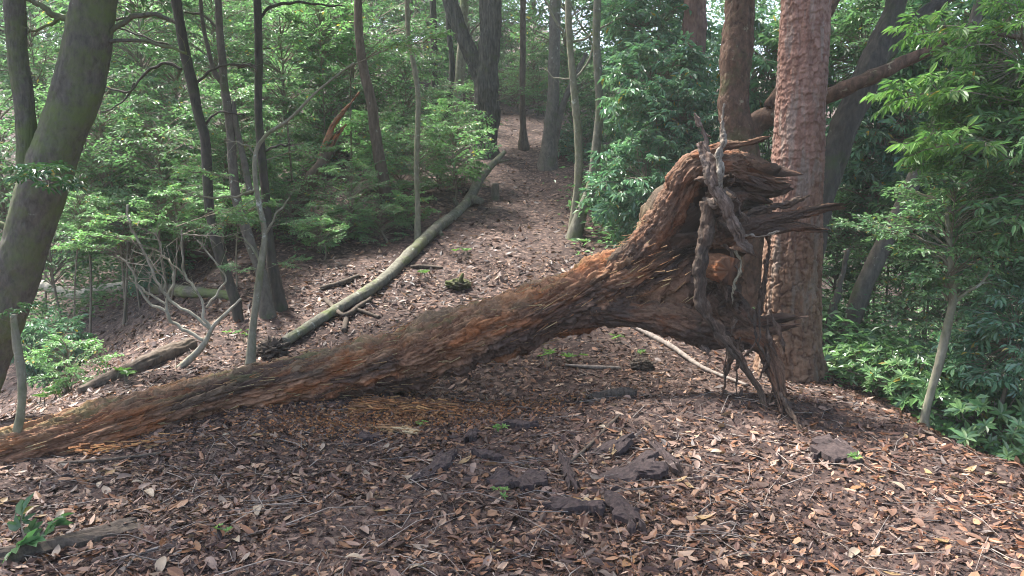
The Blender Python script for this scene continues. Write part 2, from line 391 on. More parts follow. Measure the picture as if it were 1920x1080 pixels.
def make_rosette_bough(rng, n=8, stem=.16):
    bs, ds, ns_ = [], [], []
    tip = np.array([stem, 0, 0.])
    for i in range(n):
        a = 2 * math.pi * (i + rng.random() * .4) / n
        out = np.array([rng.uniform(.15, .75), math.cos(a), math.sin(a)]); bs.append(tip - np.array([rng.random() * .02, 0, 0]))
        ds.append(out); ns_.append(np.array([1., -.5 * math.cos(a) + rng.normal() * .15, -.5 * math.sin(a) + rng.normal() * .15]))
    z = np.zeros((1, 3))
    return dict(b=np.array(bs), d=np.array(ds), n=np.array(ns_), s0=z, s1=tip[None], r0=np.array([.005]), r1=np.array([.003]))

def rotm(az, pitch, roll):
    return np.array(Matrix.Rotation(az, 3, 'Z') @ Matrix.Rotation(-pitch, 3, 'Y') @ Matrix.Rotation(roll, 3, 'X'))

class Crown:
    def __init__(s, rng): s.rng = rng; s.b = []; s.d = []; s.n = []; s.l = []; s.c = []; s.s0 = []; s.s1 = []; s.r0 = []; s.r1 = []
    def add(s, bo, pos, R, sc, leaf, palette):
        rng = s.rng; k = len(bo['b'])
        s.b.append(bo['b'] @ R.T * sc + pos); s.d.append(bo['d'] @ R.T); s.n.append(bo['n'] @ R.T)
        s.l.append(leaf * rng.uniform(.65, 1.2, k))
        t = rng.random(); c0 = np.array(palette[0]) * (1 - t) + np.array(palette[1]) * t
        c = c0[None] * rng.uniform(.78, 1.25, (k, 1)) * (1 + rng.normal(size=(k, 3)) * .05)
        y = rng.random(k) < .012; c[y] = np.array((.34, .27, .06)); s.c.append(c)
        s.s0.append(bo['s0'] @ R.T * sc + pos); s.s1.append(bo['s1'] @ R.T * sc + pos); s.r0.append(bo['r0']); s.r1.append(bo['r1'])
    def seg(s, p, q, r0, r1):
        s.s0.append(np.array([p])); s.s1.append(np.array([q])); s.r0.append(np.array([r0])); s.r1.append(np.array([r1]))
    def mesh(s, name, wr, lm, detail=1, droop=.15, fold=.16, tm=None):
        cat = np.concatenate
        b, d, n, l, c = cat(s.b), cat(s.d), cat(s.n), cat(s.l), np.clip(cat(s.c), .01, .8)
        V, F4, F3, k = leaf_arrays(b, d, n, l, wr, detail, fold, droop)
        col = np.repeat(c, k, 0)
        tv, tf = twig_arrays(cat(s.s0), cat(s.s1), cat(s.r0), cat(s.r1))
        F4 = (tf + len(V)) if F4 is None else np.concatenate([F4, tf + len(V)])
        nl4 = 0 if detail == 0 else len(b) * 2
        mi = np.concatenate([np.zeros(nl4, int), np.ones(len(tf), int), np.zeros(0 if F3 is None else len(F3), int)])
        V = cat([V, tv]); col = cat([col, np.full((len(tv), 3), .15)])
        return mesh_from(name, V, F4, F3, col, False, [lm, tm or M['twig']], mi)

PAL_UND = ((.068, .135, .062), (.175, .30, .135))
PAL_GLOSS = ((.045, .105, .05), (.085, .165, .065))
PAL_FRESH = ((.11, .215, .085), (.205, .35, .15))
PAL_DEEP = ((.035, .085, .03), (.075, .145, .045))

def layered_crown(seed, R=1.0, H=1.6, lev=11, per=6, leaf=.05, wr=.48, pal=PAL_UND, ntw=9, nl=8, lm='leaf', pit=.1, droop=.15, tl=.45, name='layered_crown', detail=1):
    rng = np.random.default_rng(seed); bo = [make_bough(rng, 1., ntw, nl, tl) for _ in range(5)]; c = Crown(rng)
    for i in range(lev):
        z = -H / 2 + H * (i + rng.random() * .8) / lev; rr = R * (1 - .45 * abs(2 * z / H) ** 2)
        for j in range(per):
            az = rng.random() * 2 * math.pi; L = rr * rng.uniform(.5, .75); st = rr * rng.uniform(.1, .45)
            d = np.array([math.cos(az), math.sin(az), 0]); p = d * st + np.array([0, 0, z + st * .25])
            c.seg(np.array([0, 0, z - .15]), p, .009, .006)
            c.add(bo[rng.integers(5)], p, rotm(az + rng.normal() * .35, rng.normal() * .16 + pit, rng.normal() * .35), L, leaf, pal)
    for i in range(6):
        z0 = -H / 2 - .1 + i * H / 6; c.seg(np.array([0, 0, z0]), np.array([0, 0, z0 + H / 6]), .014 - .0015 * i, .0125 - .0015 * i)
    return c.mesh(name, wr, M[lm], detail, droop)

def blob_crown(seed, R=(1, 1, 1), n=150, L=.5, leaf=.09, wr=.42, pal=PAL_GLOSS, ntw=5, nl=5, lm='leaf_gloss', pit=-.15, droop=.3, detail=1, rosette=0, name='shrub_crown', shell=.55):
    rng = np.random.default_rng(seed)
    bo = [make_rosette_bough(rng, rosette, .3) if rosette else make_bough(rng, 1., ntw, nl, .5, 55, .15, 50) for _ in range(6)]; c = Crown(rng)
    lob = rng.normal(size=(5, 3)) * .35
    for i in range(n):
        v = nrmz(rng.normal(size=3)[None])[0]; v[2] = abs(v[2]) * .9 - .25 if rosette else v[2]
        k = rng.uniform(shell, 1) * (.8 + .3 * noise(v[0] * 2 + seed, v[1] * 2, v[2] * 2))
        p = v * np.array(R) * k + lob[rng.integers(5)] * np.array(R) * .5
        az = math.atan2(v[1], v[0]) + rng.normal() * .5
        pi_ = (rng.uniform(.5, 1.3) if rosette else pit + .5 * v[2] + rng.normal() * .25)
        c.seg(p * .35, p, .007, .004)
        c.add(bo[rng.integers(6)], p, rotm(az, pi_, rng.normal() * .5), L, leaf, pal)
    return c.mesh(name, wr, M[lm], detail, droop)

# ------------------------------------------------------------------ ground
def axis(lo, hi, n, c, fine):
    u = np.linspace(-1, 1, n); a = math.asinh((hi - c) / fine); b = math.asinh((lo - c) / fine)
    return c + fine * np.sinh(np.linspace(b, a, n))
gx = axis(-90, 90, 280, 0, 4.0); gy = axis(-14, 115, 280, 4.6, 3.0)
GX, GY = np.meshgrid(gx, gy); GZ = height(GX, GY)
nX, nY = len(gx), len(gy); ii = (np.arange(nY - 1)[:, None] * nX + np.arange(nX - 1)[None]).ravel()
m, nt, p = mat('forest_floor'); M['floor'] = m
v = objvec(nt)
f1 = tex_noise(nt, v, 2.3, 8, .7); f2 = tex_noise(nt, v, 34, 6, .75)
vor = nd(nt, 'ShaderNodeTexVoronoi'); vor.inputs['Scale'].default_value = 26; nt.links.new(v, vor.inputs['Vector'])
wrm = nd(nt, 'ShaderNodeSeparateColor'); nt.links.new(vor.outputs['Color'], wrm.inputs[0])
soil = ramp(nt, f2, [(.3, (.017, .012, .011)), (.55, (.040, .027, .024)), (.8, (.085, .057, .049))])
lit = ramp(nt, wrm.outputs[0], [(0., (.035, .023, .02)), (.45, (.085, .055, .046)), (.75, (.16, .105, .085)), (1., (.27, .185, .145))])
cc = mixc(nt, ramp(nt, f1, [(.35, (.25,) * 3), (.65, (.8,) * 3)]), soil, lit)
nt.links.new(cc, p.inputs['Base Color']); p.inputs['Roughness'].default_value = .9; p.inputs['Specular IOR Level'].default_value = .2
bump(nt, p, f2, .9, .02)
g_me = mesh_from('ground', np.stack([GX, GY, GZ], -1).reshape(-1, 3), np.stack([ii, ii + 1, ii + nX + 1, ii + nX], -1), None, None, True, [M['floor']])
ground = link('ground', g_me); tag(ground, 'brown forest floor covered with dead leaves and mulch', None, None, 'structure')

def gnormal(x, y, e=.04):
    return nrmz(np.stack([-(height(x + e, y) - height(x - e, y)) / (2 * e), -(height(x, y + e) - height(x, y - e)) / (2 * e), np.ones_like(x)], -1))

LPAL = np.array([.66, .57, .53]) * np.array([(.40, .27, .18), (.30, .17, .10), (.22, .11, .065), (.14, .080, .060), (.10, .065, .055), (.34, .25, .20),
                 (.26, .17, .14), (.46, .36, .27), (.075, .048, .042), (.33, .16, .07)])
LPAL[[2, 3, 4, 6, 8, 9]] *= .74
LPW = np.array([.10, .10, .13, .20, .19, .07, .10, .05, .13, .02]); LPW = LPW / LPW.sum()
rng = np.random.default_rng(11)
def litter(n, r0, r1, l0, l1, detail, pw=1.0, light=1., hz=.012, tilt=.33, fan=.80, name='leaf_litter'):
    u = rng.random(n); r = r0 * (r1 / r0) ** u if pw == 1 else (r0 ** (2 - pw) + u * (r1 ** (2 - pw) - r0 ** (2 - pw))) ** (1 / (2 - pw))
    a = rng.uniform(-fan, fan, n); x, y = r * np.sin(a), r * np.cos(a)
    bare = sst(-.15, .5, fbm(x * .9, y * .9, 8., 3)) * .75 * sst(7.5, 5.5, y) + .75 * np.exp(-(((x - 1.1) / .8) ** 2 + ((y - 4.9) / .45) ** 2)) + .5 * np.exp(-(((x - .2) / 1.5) ** 2 + ((y - 2.9) / .6) ** 2))
    k = rng.random(n) > bare * (.8 if detail else .3); x, y, r = x[k], y[k], r[k]; n = len(x)
    nm = nrmz(gnormal(x, y) + rng.normal(size=(n, 3)) * tilt); th = rng.random(n) * 2 * math.pi
    d = np.stack([np.cos(th), np.sin(th), np.zeros(n)], -1); d = nrmz(d - nm * (d * nm).sum(1)[:, None])
    ln = np.clip(np.exp(rng.normal(math.log((l0 + l1) / 2), .48, n)), l0 * .6, l1 * 1.5)
    b = np.stack([x, y, height(x, y) + rng.random(n) ** 2 * hz + .003], -1) - d * ln[:, None] * .5
    V, F4, F3, kk = leaf_arrays(b, d, nm, ln, rng.uniform(.28, .55, n), detail, rng.uniform(-.25, .35, n), rng.uniform(-.35, .3, n))
    c = LPAL[rng.choice(len(LPAL), n, p=LPW)] * rng.uniform(.7, 1.25, (n, 1)) * light
    warm = sst(1.0, 2.4, x)[:, None] * sst(6, 4, y)[:, None]; c = c * (1 + warm * np.array([[.08, .0, -.06]]))
    return V, F4, F3, np.repeat(np.clip(c, .015, .7), kk, 0)
def stuff_mesh(parts, name, m):
    V, F4, F3, C, o = [], [], [], [], 0
    for v_, a, b, c in parts:
        V.append(v_); C.append(c)
        if a is not None: F4.append(a + o)
        if b is not None: F3.append(b + o)
        o += len(v_)
    return mesh_from(name, np.concatenate(V), np.concatenate(F4) if F4 else None, np.concatenate(F3) if F3 else None, np.concatenate(C), False, [m])
lm = stuff_mesh([litter(76000, 2.3, 9.5, .016, .058, 1), litter(32000, 8.0, 28, .035, .075, 0, 1., .85, .015, .22, .62),
                 litter(90000, 2.3, 7, .007, .024, 0, 1., .7, .008, .5)], 'leaf_litter', M['litter'])
lo = link('leaf_litter', lm, ground); lo['kind'] = 'stuff'
# the largest dead leaves, one by one
lv = []
for k in range(10):
    u = np.linspace(0, 1, 6); w = .5 * np.sin(np.pi * u ** .8) ** .8 * rng.uniform(.3, .46); w[0] = w[-1] = .01
    cu = rng.uniform(-.35, .5); fo = rng.uniform(.1, .7); tw = rng.normal() * .5
    rows = []
    for i in range(6):
        z0 = cu * (u[i] - .5) ** 2 * 1.2
        rows += [(u[i] - .5, -w[i], z0 + fo * w[i] + tw * w[i] * (u[i] - .5)), (u[i] - .5, 0, z0), (u[i] - .5, w[i], z0 + fo * w[i] - tw * w[i] * (u[i] - .5))]
    F = [(3 * i + j, 3 * i + j + 1, 3 * i + j + 4, 3 * i + j + 3) for i in range(5) for j in range(2)]
    V = np.array(rows); V[:, 2] -= V[:, 2].min()
    c = np.array([(.36, .24, .16), (.27, .14, .075), (.42, .33, .24), (.19, .10, .065), (.32, .17, .08), (.29, .20, .16), (.15, .095, .075), (.38, .25, .12), (.23, .13, .09), (.34, .26, .2)][k])
    lv.append(mesh_from('fallen_leaf', V, F, None, np.repeat(c[None], len(V), 0) * .62 * rng.uniform(.85, 1.15, (len(V), 1)), True, [M['litter']]))
k = 0
while k < 300:
    y = 2.75 + 2.1 * rng.random() ** 1.3; x = rng.uniform(-.72, .72) * y
    if .75 * math.exp(-(((x - 1.1) / .8) ** 2 + ((y - 4.9) / .45) ** 2)) > rng.random(): continue
    nm = gnormal(np.array([x]), np.array([y]))[0] + rng.normal(size=3) * .2
    q = Vector(nm).to_track_quat('Z', 'Y').to_matrix() @ Matrix.Rotation(rng.random() * 6.28, 3, 'Z')
    o = link('fallen_leaf', lv[rng.integers(10)], ground, (x, y, float(height(x, y)) + .008), q.to_euler(), float(rng.uniform(.05, .105)))
    k += 1
# fine twigs among the litter
n = 900; r = 2.3 * (9 / 2.3) ** rng.random(n); a = rng.uniform(-.8, .8, n); x, y = r * np.sin(a), r * np.cos(a)
th = rng.random(n) * 6.28; L = rng.uniform(.05, .24, n); mid = th + rng.normal(size=n) * .35
pa = np.stack([x, y, height(x, y) + .012], -1); x2, y2 = x + np.cos(th) * L, y + np.sin(th) * L
pb = np.stack([x2, y2, height(x2, y2) + rng.uniform(.008, .035, n)], -1); x3, y3 = x2 + np.cos(mid) * L * .8, y2 + np.sin(mid) * L * .8
pc = np.stack([x3, y3, height(x3, y3) + rng.uniform(.004, .03, n)], -1); rr = rng.uniform(.0012, .004, n)
tv, tf = twig_arrays(np.concatenate([pa, pb]), np.concatenate([pb, pc]), np.concatenate([rr, rr * .8]), np.concatenate([rr * .8, rr * .4]))
o = link('twig_litter', mesh_from('twig_litter', tv, tf, None, None, True, [M['deadwood']]), ground); o['kind'] = 'stuff'

n = 3500; x = rng.normal(size=n) * .55 - .75; y = 5.05 + (x + .75) * .25 + rng.normal(size=n) * .22; th = rng.random(n) * 6.28; l = rng.uniform(.006, .028, n)
d = np.stack([np.cos(th), np.sin(th), rng.normal(size=n) * .25], -1) * l[:, None] * .5; c = np.stack([x, y, height(x, y) + .006 + rng.random(n) ** 2 * .03], -1); w = rng.uniform(.003, .009, n)
tv, tf = twig_arrays(c - d, c + d, w, w * .6); pal = np.array([(.33, .14, .055), (.22, .10, .05), (.38, .20, .09), (.14, .075, .045)])
o = link('wood_crumbs', mesh_from('wood_crumbs', tv, tf, None, np.repeat(pal[rng.integers(4, size=n)], 6, 0), False, [M['rotwood']], grain=tv), ground); o['kind'] = 'stuff'

# ------------------------------------------------------------------ the rotten fallen log
LOG = [(-170, 900, 44, 4.05), (35, 847, 50, 4.3), (200, 804, 49, 4.6), (400, 749, 46, 5.1), (640, 696, 50, 5.5), (780, 662, 57, 5.6),
       (900, 623, 56, 5.62), (1030, 582, 56, 5.6), (1125, 543, 59, 5.58), (1190, 519, 68, 5.56), (1243, 497, 88, 5.54), (1290, 470, 122, 5.54), (1318, 460, 140, 5.54), (1335, 455, 112, 5.54)]
def pxpath(L): return np.array([at(a, b, d) for a, b, c, d in L]), np.array([c * d / FPX for a, b, c, d in L])
P, R = pxpath(LOG); org = np.array([P[4][0], P[4][1], float(height(P[4][0], P[4][1]))])
log = thing('fallen_log', 'thick rotten orange-brown fallen log with torn-up roots lying across the path', 'log', org)
SPL = np.linalg.norm(np.diff(P, axis=0), axis=1).sum()
me, fr = rot_tube(P, R, 860, 225, 3.0, .032, 1.1, org=org, ragged=.5, end_shade_soil=.8, name='log_trunk', ysq=lambda S: 1 - .5 * sst(SPL - 1.0, SPL - .25, S), hollow=1.1); log_trunk = link('trunk', me, log)
RD = 5.5
def root(pts, nr, ns, seed, amp=.02, dark=0., moss=.4, name='root', ragged=.3):
    P_, R_ = pxpath([(a, b, c, RD + d) for a, b, c, d in pts])
    me, _ = rot_tube(P_, R_, nr, ns, seed, amp, .6, org=org, dark=dark, moss=moss, ragged=ragged, name='log_root'); return link(name, me, log)
root([(1130, 532, 22, -.02), (1185, 484, 28, -.03), (1235, 428, 30, -.04), (1270, 370, 31, -.05), (1298, 322, 33, -.06), (1345, 312, 30, -.08), (1400, 322, 32, -.1), (1436, 334, 29, -.1), (1450, 335, 18, -.1)], 240, 120, 5., .032, .5, .35)
root([(1110, 580, 28, -.05), (1190, 590, 24, -.1), (1265, 600, 32, -.14), (1335, 618, 33, -.15), (1395, 624, 28, -.2), (1432, 645, 22, -.3), (1452, 690, 17, -.4), (1464, 742, 8, -.6)], 240, 100, 8., .028, .55, .2)
root([(1330, 440, 30, -.1), (1385, 430, 24, -.2), (1440, 414, 17, -.26), (1500, 400, 10, -.3), (1545, 390, 5, -.32), (1558, 388, 2, -.32)], 140, 70, 12., .026, .5, .2, ragged=.25)
root([(1395, 432, 16, -.22), (1460, 424, 11, -.26), (1534, 430, 3, -.3)], 80, 50, 15., .022, .7, .2, ragged=.2)
root([(1335, 545, 40, -.1), (1375, 585, 34, -.15), (1415, 612, 26, -.2), (1458, 607, 10, -.22)], 110, 70, 19., .030, .75, .2)
root([(1300, 300, 14, -.12), (1350, 274, 9, -.16), (1400, 268, 5, -.18), (1442, 256, 1.5, -.2)], 80, 40, 23., .02, .3, .3, ragged=.1)
root([(1325, 380, 34, -.05), (1355, 385, 32, -.1), (1392, 372, 24, -.12), (1420, 380, 10, -.14)], 90, 60, 27., .034, .8, .1)
root([(1330, 500, 27, -.05), (1352, 504, 27, -.25), (1369, 508, 26, -.42)], 40, 60, 29., .010, .1, 0., name='root_stub', ragged=.03)
TONE = dict(darkroot=(.085, .066, .052), deadwood=(.19, .15, .125), bonewood=(.36, .32, .26), pale=(.33, .29, .2))
def rootlet(pts, m, ns=30, am=.012, name='root'):
    P_, R_ = pxpath([(a, b, c, RD + d) for a, b, c, d in pts]); P_, R_ = kink(P_, R_, am, pts[0][0] * .37)
    L_ = np.linalg.norm(np.diff(P_, axis=0), axis=1).sum()
    me, _ = rot_tube(P_, R_, int(np.clip(L_ / .007, 20, 160)), ns, pts[0][1] % 37, .022, .3, org=org, moss=0., ragged=.05, grey=TONE[m], name='rootlet', ysq=lambda S: .6 + 0 * S); return link(name, me, log)
rootlet([(1328, 380, 12, -.3), (1318, 450, 14, -.36), (1314, 510, 13, -.4), (1317, 565, 14, -.42), (1340, 615, 11, -.45), (1387, 676, 8, -.5), (1432, 755, 5, -.6), (1450, 815, 3.5, -.72)], 'darkroot')
rootlet([(1312, 268, 7, -.3), (1328, 305, 16, -.36), (1352, 363, 13, -.42), (1376, 423, 11, -.44), (1397, 458, 9, -.44), (1413, 477, 2, -.44)], 'deadwood')
rootlet([(1357, 195, 2.5, -.36), (1354, 255, 5.5, -.4), (1352, 320, 6.5, -.44), (1346, 375, 6, -.42)], 'bonewood', 16)
rootlet([(1302, 212, 1.2, -.2), (1316, 240, 3, -.22), (1326, 275, 5, -.24)], 'deadwood', 12)
rootlet([(1334, 258, 1.2, -.22), (1322, 250, 2, -.22), (1316, 241, 2.5, -.22)], 'deadwood', 12)
rootlet([(1385, 412, 9, -.24), (1440, 392, 7, -.28), (1490, 380, 4, -.3), (1518, 367, 1.2, -.3)], 'darkroot')
rootlet([(1462, 735, 9, -.58), (1478, 768, 6, -.75), (1498, 798, 4.5, -.9), (1524, 848, 3, -1.02)], 'darkroot')
rootlet([(1446, 740, 6, -.5), (1440, 775, 4, -.58), (1445, 812, 2.5, -.7)], 'darkroot')
rootlet([(1380, 470, 4, -.36), (1388, 500, 3, -.42), (1376, 540, 2.5, -.44), (1372, 570, 1.2, -.44)], 'pale', 12)
rootlet([(1395, 440, 2.5, -.3), (1430, 442, 2, -.34), (1460, 434, 1.2, -.36)], 'bonewood', 10)
rootlet([(1425, 590, 6, -.2), (1430, 540, 5, -.22), (1440, 480, 4, -.24), (1443, 430, 2, -.24)], 'darkroot')
rg_ = np.random.default_rng(77)
for i in range(22):                                        # broken stubs and hanging ends all over the root plate
    a, b = rg_.uniform(1300, 1365), rg_.uniform(310, 640); dx, dy = rg_.uniform(10, 48), rg_.uniform(-20, 60); w = rg_.uniform(2.5, 9)
    rootlet([(a, b, w, rg_.uniform(-.3, -.1)), (a + dx * .6, b + dy * .4, w * .75, rg_.uniform(-.4, -.15)), (a + dx, b + dy, w * rg_.uniform(.2, .6), rg_.uniform(-.5, -.15))], ['darkroot', 'darkroot', 'darkroot', 'deadwood'][i % 4], 18, .02)
rng = np.random.default_rng(5)
for i in range(9):
    a, b = rng.uniform(1330, 1460), rng.uniform(560, 650)
    rootlet([(a, b, 3, -.35), (a + rng.uniform(-15, 20), b + 40, 2.2, -.4), (a + rng.uniform(-25, 35), b + rng.uniform(70, 120), 1, -.45)], 'darkroot', 8)
# torn fibres standing off the log
C, r, T, N, B, s = fr; n = 1500
i = rng.integers(50, len(C) - 50, n); th = rng.random(n) * 6.28
D = N[i] * np.cos(th)[:, None] + B[i] * np.sin(th)[:, None]
keep = D[:, 1] < .35; i, D = i[keep], D[keep]; n = len(i)
L = rng.uniform(.02, .12, n)[:, None]; side = np.cross(T[i], D)
p0 = C[i] + D * (r[i] + rng.uniform(-.012, .016, n))[:, None]
j = np.clip(i + 12, 0, len(C) - 1)
p1 = p0 + T[i] * L * np.where(rng.random(n) < .6, -1, 1)[:, None] + D * rng.uniform(-.004, .03, n)[:, None] - side * L * rng.normal(size=(n, 1)) * .12
w0 = rng.uniform(.002, .0065, n)
tv, tf = twig_arrays(p0, p1, w0, w0 * .25)
pal = np.array([(.34, .20, .10), (.25, .12, .055), (.40, .29, .15), (.30, .13, .06), (.14, .085, .05)])
o = link('splinters', mesh_from('splinters', tv - org, tf, None, np.repeat(pal[rng.integers(5, size=n)], 6, 0), True, [M['rotwood']], grain=tv), log_trunk); o['kind'] = 'stuff'

# ------------------------------------------------------------------ the red pine
PINE_CROWN = []
PY = [(1481, 745, 118), (1481, 700, 112), (1483, 560, 104), (1488, 450, 98), (1495, 330, 94), (1502, 180, 90), (1511, 0, 87)]
YP = 6.15
P = np.array([at(a, b, YP) for a, b, c in PY]); R = np.array([c / 2 * YP / FPX for a, b, c in PY])
org = np.array([P[0][0], YP, float(height(P[0][0], YP))]); P[0][2] = org[2] - .15
P = np.vstack([P, P[-1] + (P[-1] - P[-3]) * .35, P[-1] + (P[-1] - P[-3]) * 3.5]); R = np.append(R, [R[-1] * .97, R[-1] * .8])
pine = thing('pine_tree', 'tall red pine with scaly pinkish bark standing behind the torn-up roots', 'tree', org)
z_f = 720; C0 = catmull(np.column_stack([P, R]), 1600); zz = C0[:, 2]
idx = np.searchsorted(zz, np.concatenate([np.linspace(zz[0], 4.0, 560), np.linspace(4.1, zz[-1], 60)])).clip(0, 1599)
C, r = C0[idx, :3], C0[idx, 3]; ns = 200; th = np.linspace(0, 2 * math.pi, ns, endpoint=False)
TH, Z = np.meshgrid(th, C[:, 2]); up = sst(.6, 2.0, Z)
wu = .18 * fbm(np.cos(TH) * 3, np.sin(TH) * 3, Z * 6, 3); wv = .18 * fbm(np.cos(TH) * 3 + 9, np.sin(TH) * 3, Z * 6, 3)
wu2 = .45 * fbm(np.cos(TH) * 4, np.sin(TH) * 4, Z * 9, 3); wv2 = .35 * fbm(np.cos(TH) * 4 + 9, np.sin(TH) * 4, Z * 9, 3)
e1, id1, ox1, oy1 = voro(TH / (2 * math.pi) * 34 + wu2, Z * 18 + wv2, 34, 3)        # scales higher up
e2, id2, ox2, oy2 = voro(TH / (2 * math.pi) * 17 + wu2, Z * 5.2 + wv2, 17, 40)       # long plates near the foot
e3, id3, ox3, oy3 = voro(TH / (2 * math.pi) * 40 + wu2 * 2, Z * 26 + wv2 * 2, 40, 90)
var_ = .45 + 1.1 * sst(-.4, .5, fbm(np.cos(TH) * 2.5, np.sin(TH) * 2.5, Z * 2.5 + 7, 3))
d_up = var_ * .004 * sst(.0, .10, e1) + .005 * (id1 - .5) - .006 * oy1 + .003 * sst(0, .15, e3) - .003 * oy3
d_lo = .017 * sst(.0, .20, e2) + .010 * (id2 - .5) + .005 * sst(0, .15, e3) - .005 * oy3
vf = 1 - sst(0, .07, np.abs(noise(np.cos(TH) * 6 + wu2 * .4, np.sin(TH) * 6, Z * 1.3)))
fine = -.013 * vf * (1.15 - .6 * up) + .004 * fbm(np.cos(TH) * 14, np.sin(TH) * 14, Z * 26, 3)
disp = d_lo * (1 - up) + d_up * up + fine + .014 * fbm(np.cos(TH) * 2, np.sin(TH) * 2, Z * 1.5, 2)
fl = 1 + .16 * np.exp(-np.maximum(Z - org[2], 0) / .22) * (1 + .5 * np.cos(TH * 5 + .6))
V = np.stack([C[:, 0][:, None] + np.cos(TH) * (r[:, None] * fl + disp - .012), C[:, 1][:, None] + np.sin(TH) * (r[:, None] * fl + disp - .012), Z], -1)
t = lambda c: np.array(c)[None, None]
mixn = lambda a, b, w: a * (1 - w[..., None]) + b * w[..., None]
cu_ = mixn(t((.165, .082, .058)), t((.285, .165, .125)), sst(.1, .95, .6 * id1 + .4 * id3)); cu_ = mixn(cu_, t((.20, .095, .07)), (1 - sst(.0, .09, e1)) * .75)
cl_ = mixn(t((.145, .083, .052)), t((.27, .168, .11)), sst(.1, .9, .5 * id2 + .5 * id3)); cl_ = mixn(cl_, t((.10, .055, .04)), (1 - sst(.0, .16, e2)) * .8)
c = mixn(cl_, cu_, up)
c = mixn(c, t((.25, .215, .18)), .5 * sst(.05, .5, fbm(np.cos(TH) * 3, np.sin(TH) * 3, Z * 2.2 + 3, 4)))
F4, F3 = grid_faces(len(C), ns)
V = np.vstack([V.reshape(-1, 3), C[0], C[-1]]) - org; c = np.vstack([c.reshape(-1, 3), (.2, .1, .08), (.2, .1, .08)])
link('trunk', mesh_from('pine_trunk', V, F4, F3, c, True, [M['pine']]), pine)
for cz_, az_, k_ in ((8.2, .5, 0), (9.6, 2.5, 1)): PINE_CROWN.append((cz_, az_, k_))

# ------------------------------------------------------------------ foliage prototypes
LAY = [layered_crown(20 + i, 1.0, 1.5, 12, 7, .074 - .008 * i, .5, ntw=8, nl=5, pit=.05) for i in range(3)]
LAYF = [layered_crown(30 + i, .8, .9, 8, 6, .075, .5, pal=PAL_FRESH, ntw=8, nl=5, name='fresh_crown') for i in range(2)]
BROAD = [blob_crown(40 + i, (.9, .8, .9), 150, .46, .135, .40, droop=.35, pit=-.3, pal=((.075, .16, .09), (.16, .285, .155))) for i in range(2)]
LANCE = [blob_crown(50 + i, (1., .9, .8), 150, .5, .115, .29, ((.085, .18, .05), (.16, .28, .08)) if i == 0 else PAL_UND, 6, 6, 'leaf', -.1, .3) for i in range(2)]
RHODO = [blob_crown(60 + i, (.62, .55, .42), 190, .24, .085, .36, ((.09, .18, .07), (.18, .30, .115)), rosette=8, droop=.25) for i in range(2)]
CANOPY = [blob_crown(70 + i, (2.3, 2.3, 1.6), 420, .8, .085, .5, PAL_UND, 6, 7, 'leaf', 0., .15, 0, name='canopy_crown', shell=.35) for i in range(2)]
def spray(seed, n=7, leaf=.055, wr=.45, pal=PAL_FRESH, lm='leaf', droop=.15, tilt=.15, nl=8, ntw=8, name='leaf_spray'):
    rng = np.random.default_rng(seed); bo = [make_bough(rng, 1., ntw, nl) for _ in range(4)]; c = Crown(rng)
    pt = lambda t: np.array([t, .1 * math.sin(t * 2), .12 * math.sin(t * 2.4)])
    for i in range(5): c.seg(pt(i / 5), pt((i + 1) / 5), .008 - .0012 * i, .0068 - .0012 * i)
    for i in range(n):
        t = .25 + .75 * (i + .5) / n; a = (1 if i % 2 else -1) * rng.uniform(.5, 1.0)
        c.add(bo[rng.integers(4)], pt(t), rotm(a, rng.normal() * tilt, rng.normal() * .2), .5 * (1.15 - .5 * t), leaf, pal)
    c.add(bo[0], pt(.85), rotm(0, 0, 0), .4, leaf, pal)
    return c.mesh(name, wr, M[lm], 1, droop)
SPR = [spray(80 + i) for i in range(2)] + [spray(82, 7, .055, .45, PAL_UND)]
SPRB = [spray(85, 5, .135, .38, ((.045, .11, .05), (.10, .21, .07)), 'leaf_gloss', .3, .2, 4, 5), spray(86, 6, .12, .29, ((.10, .2, .055), (.17, .29, .085)), 'leaf', .35, .25, 5, 6)]

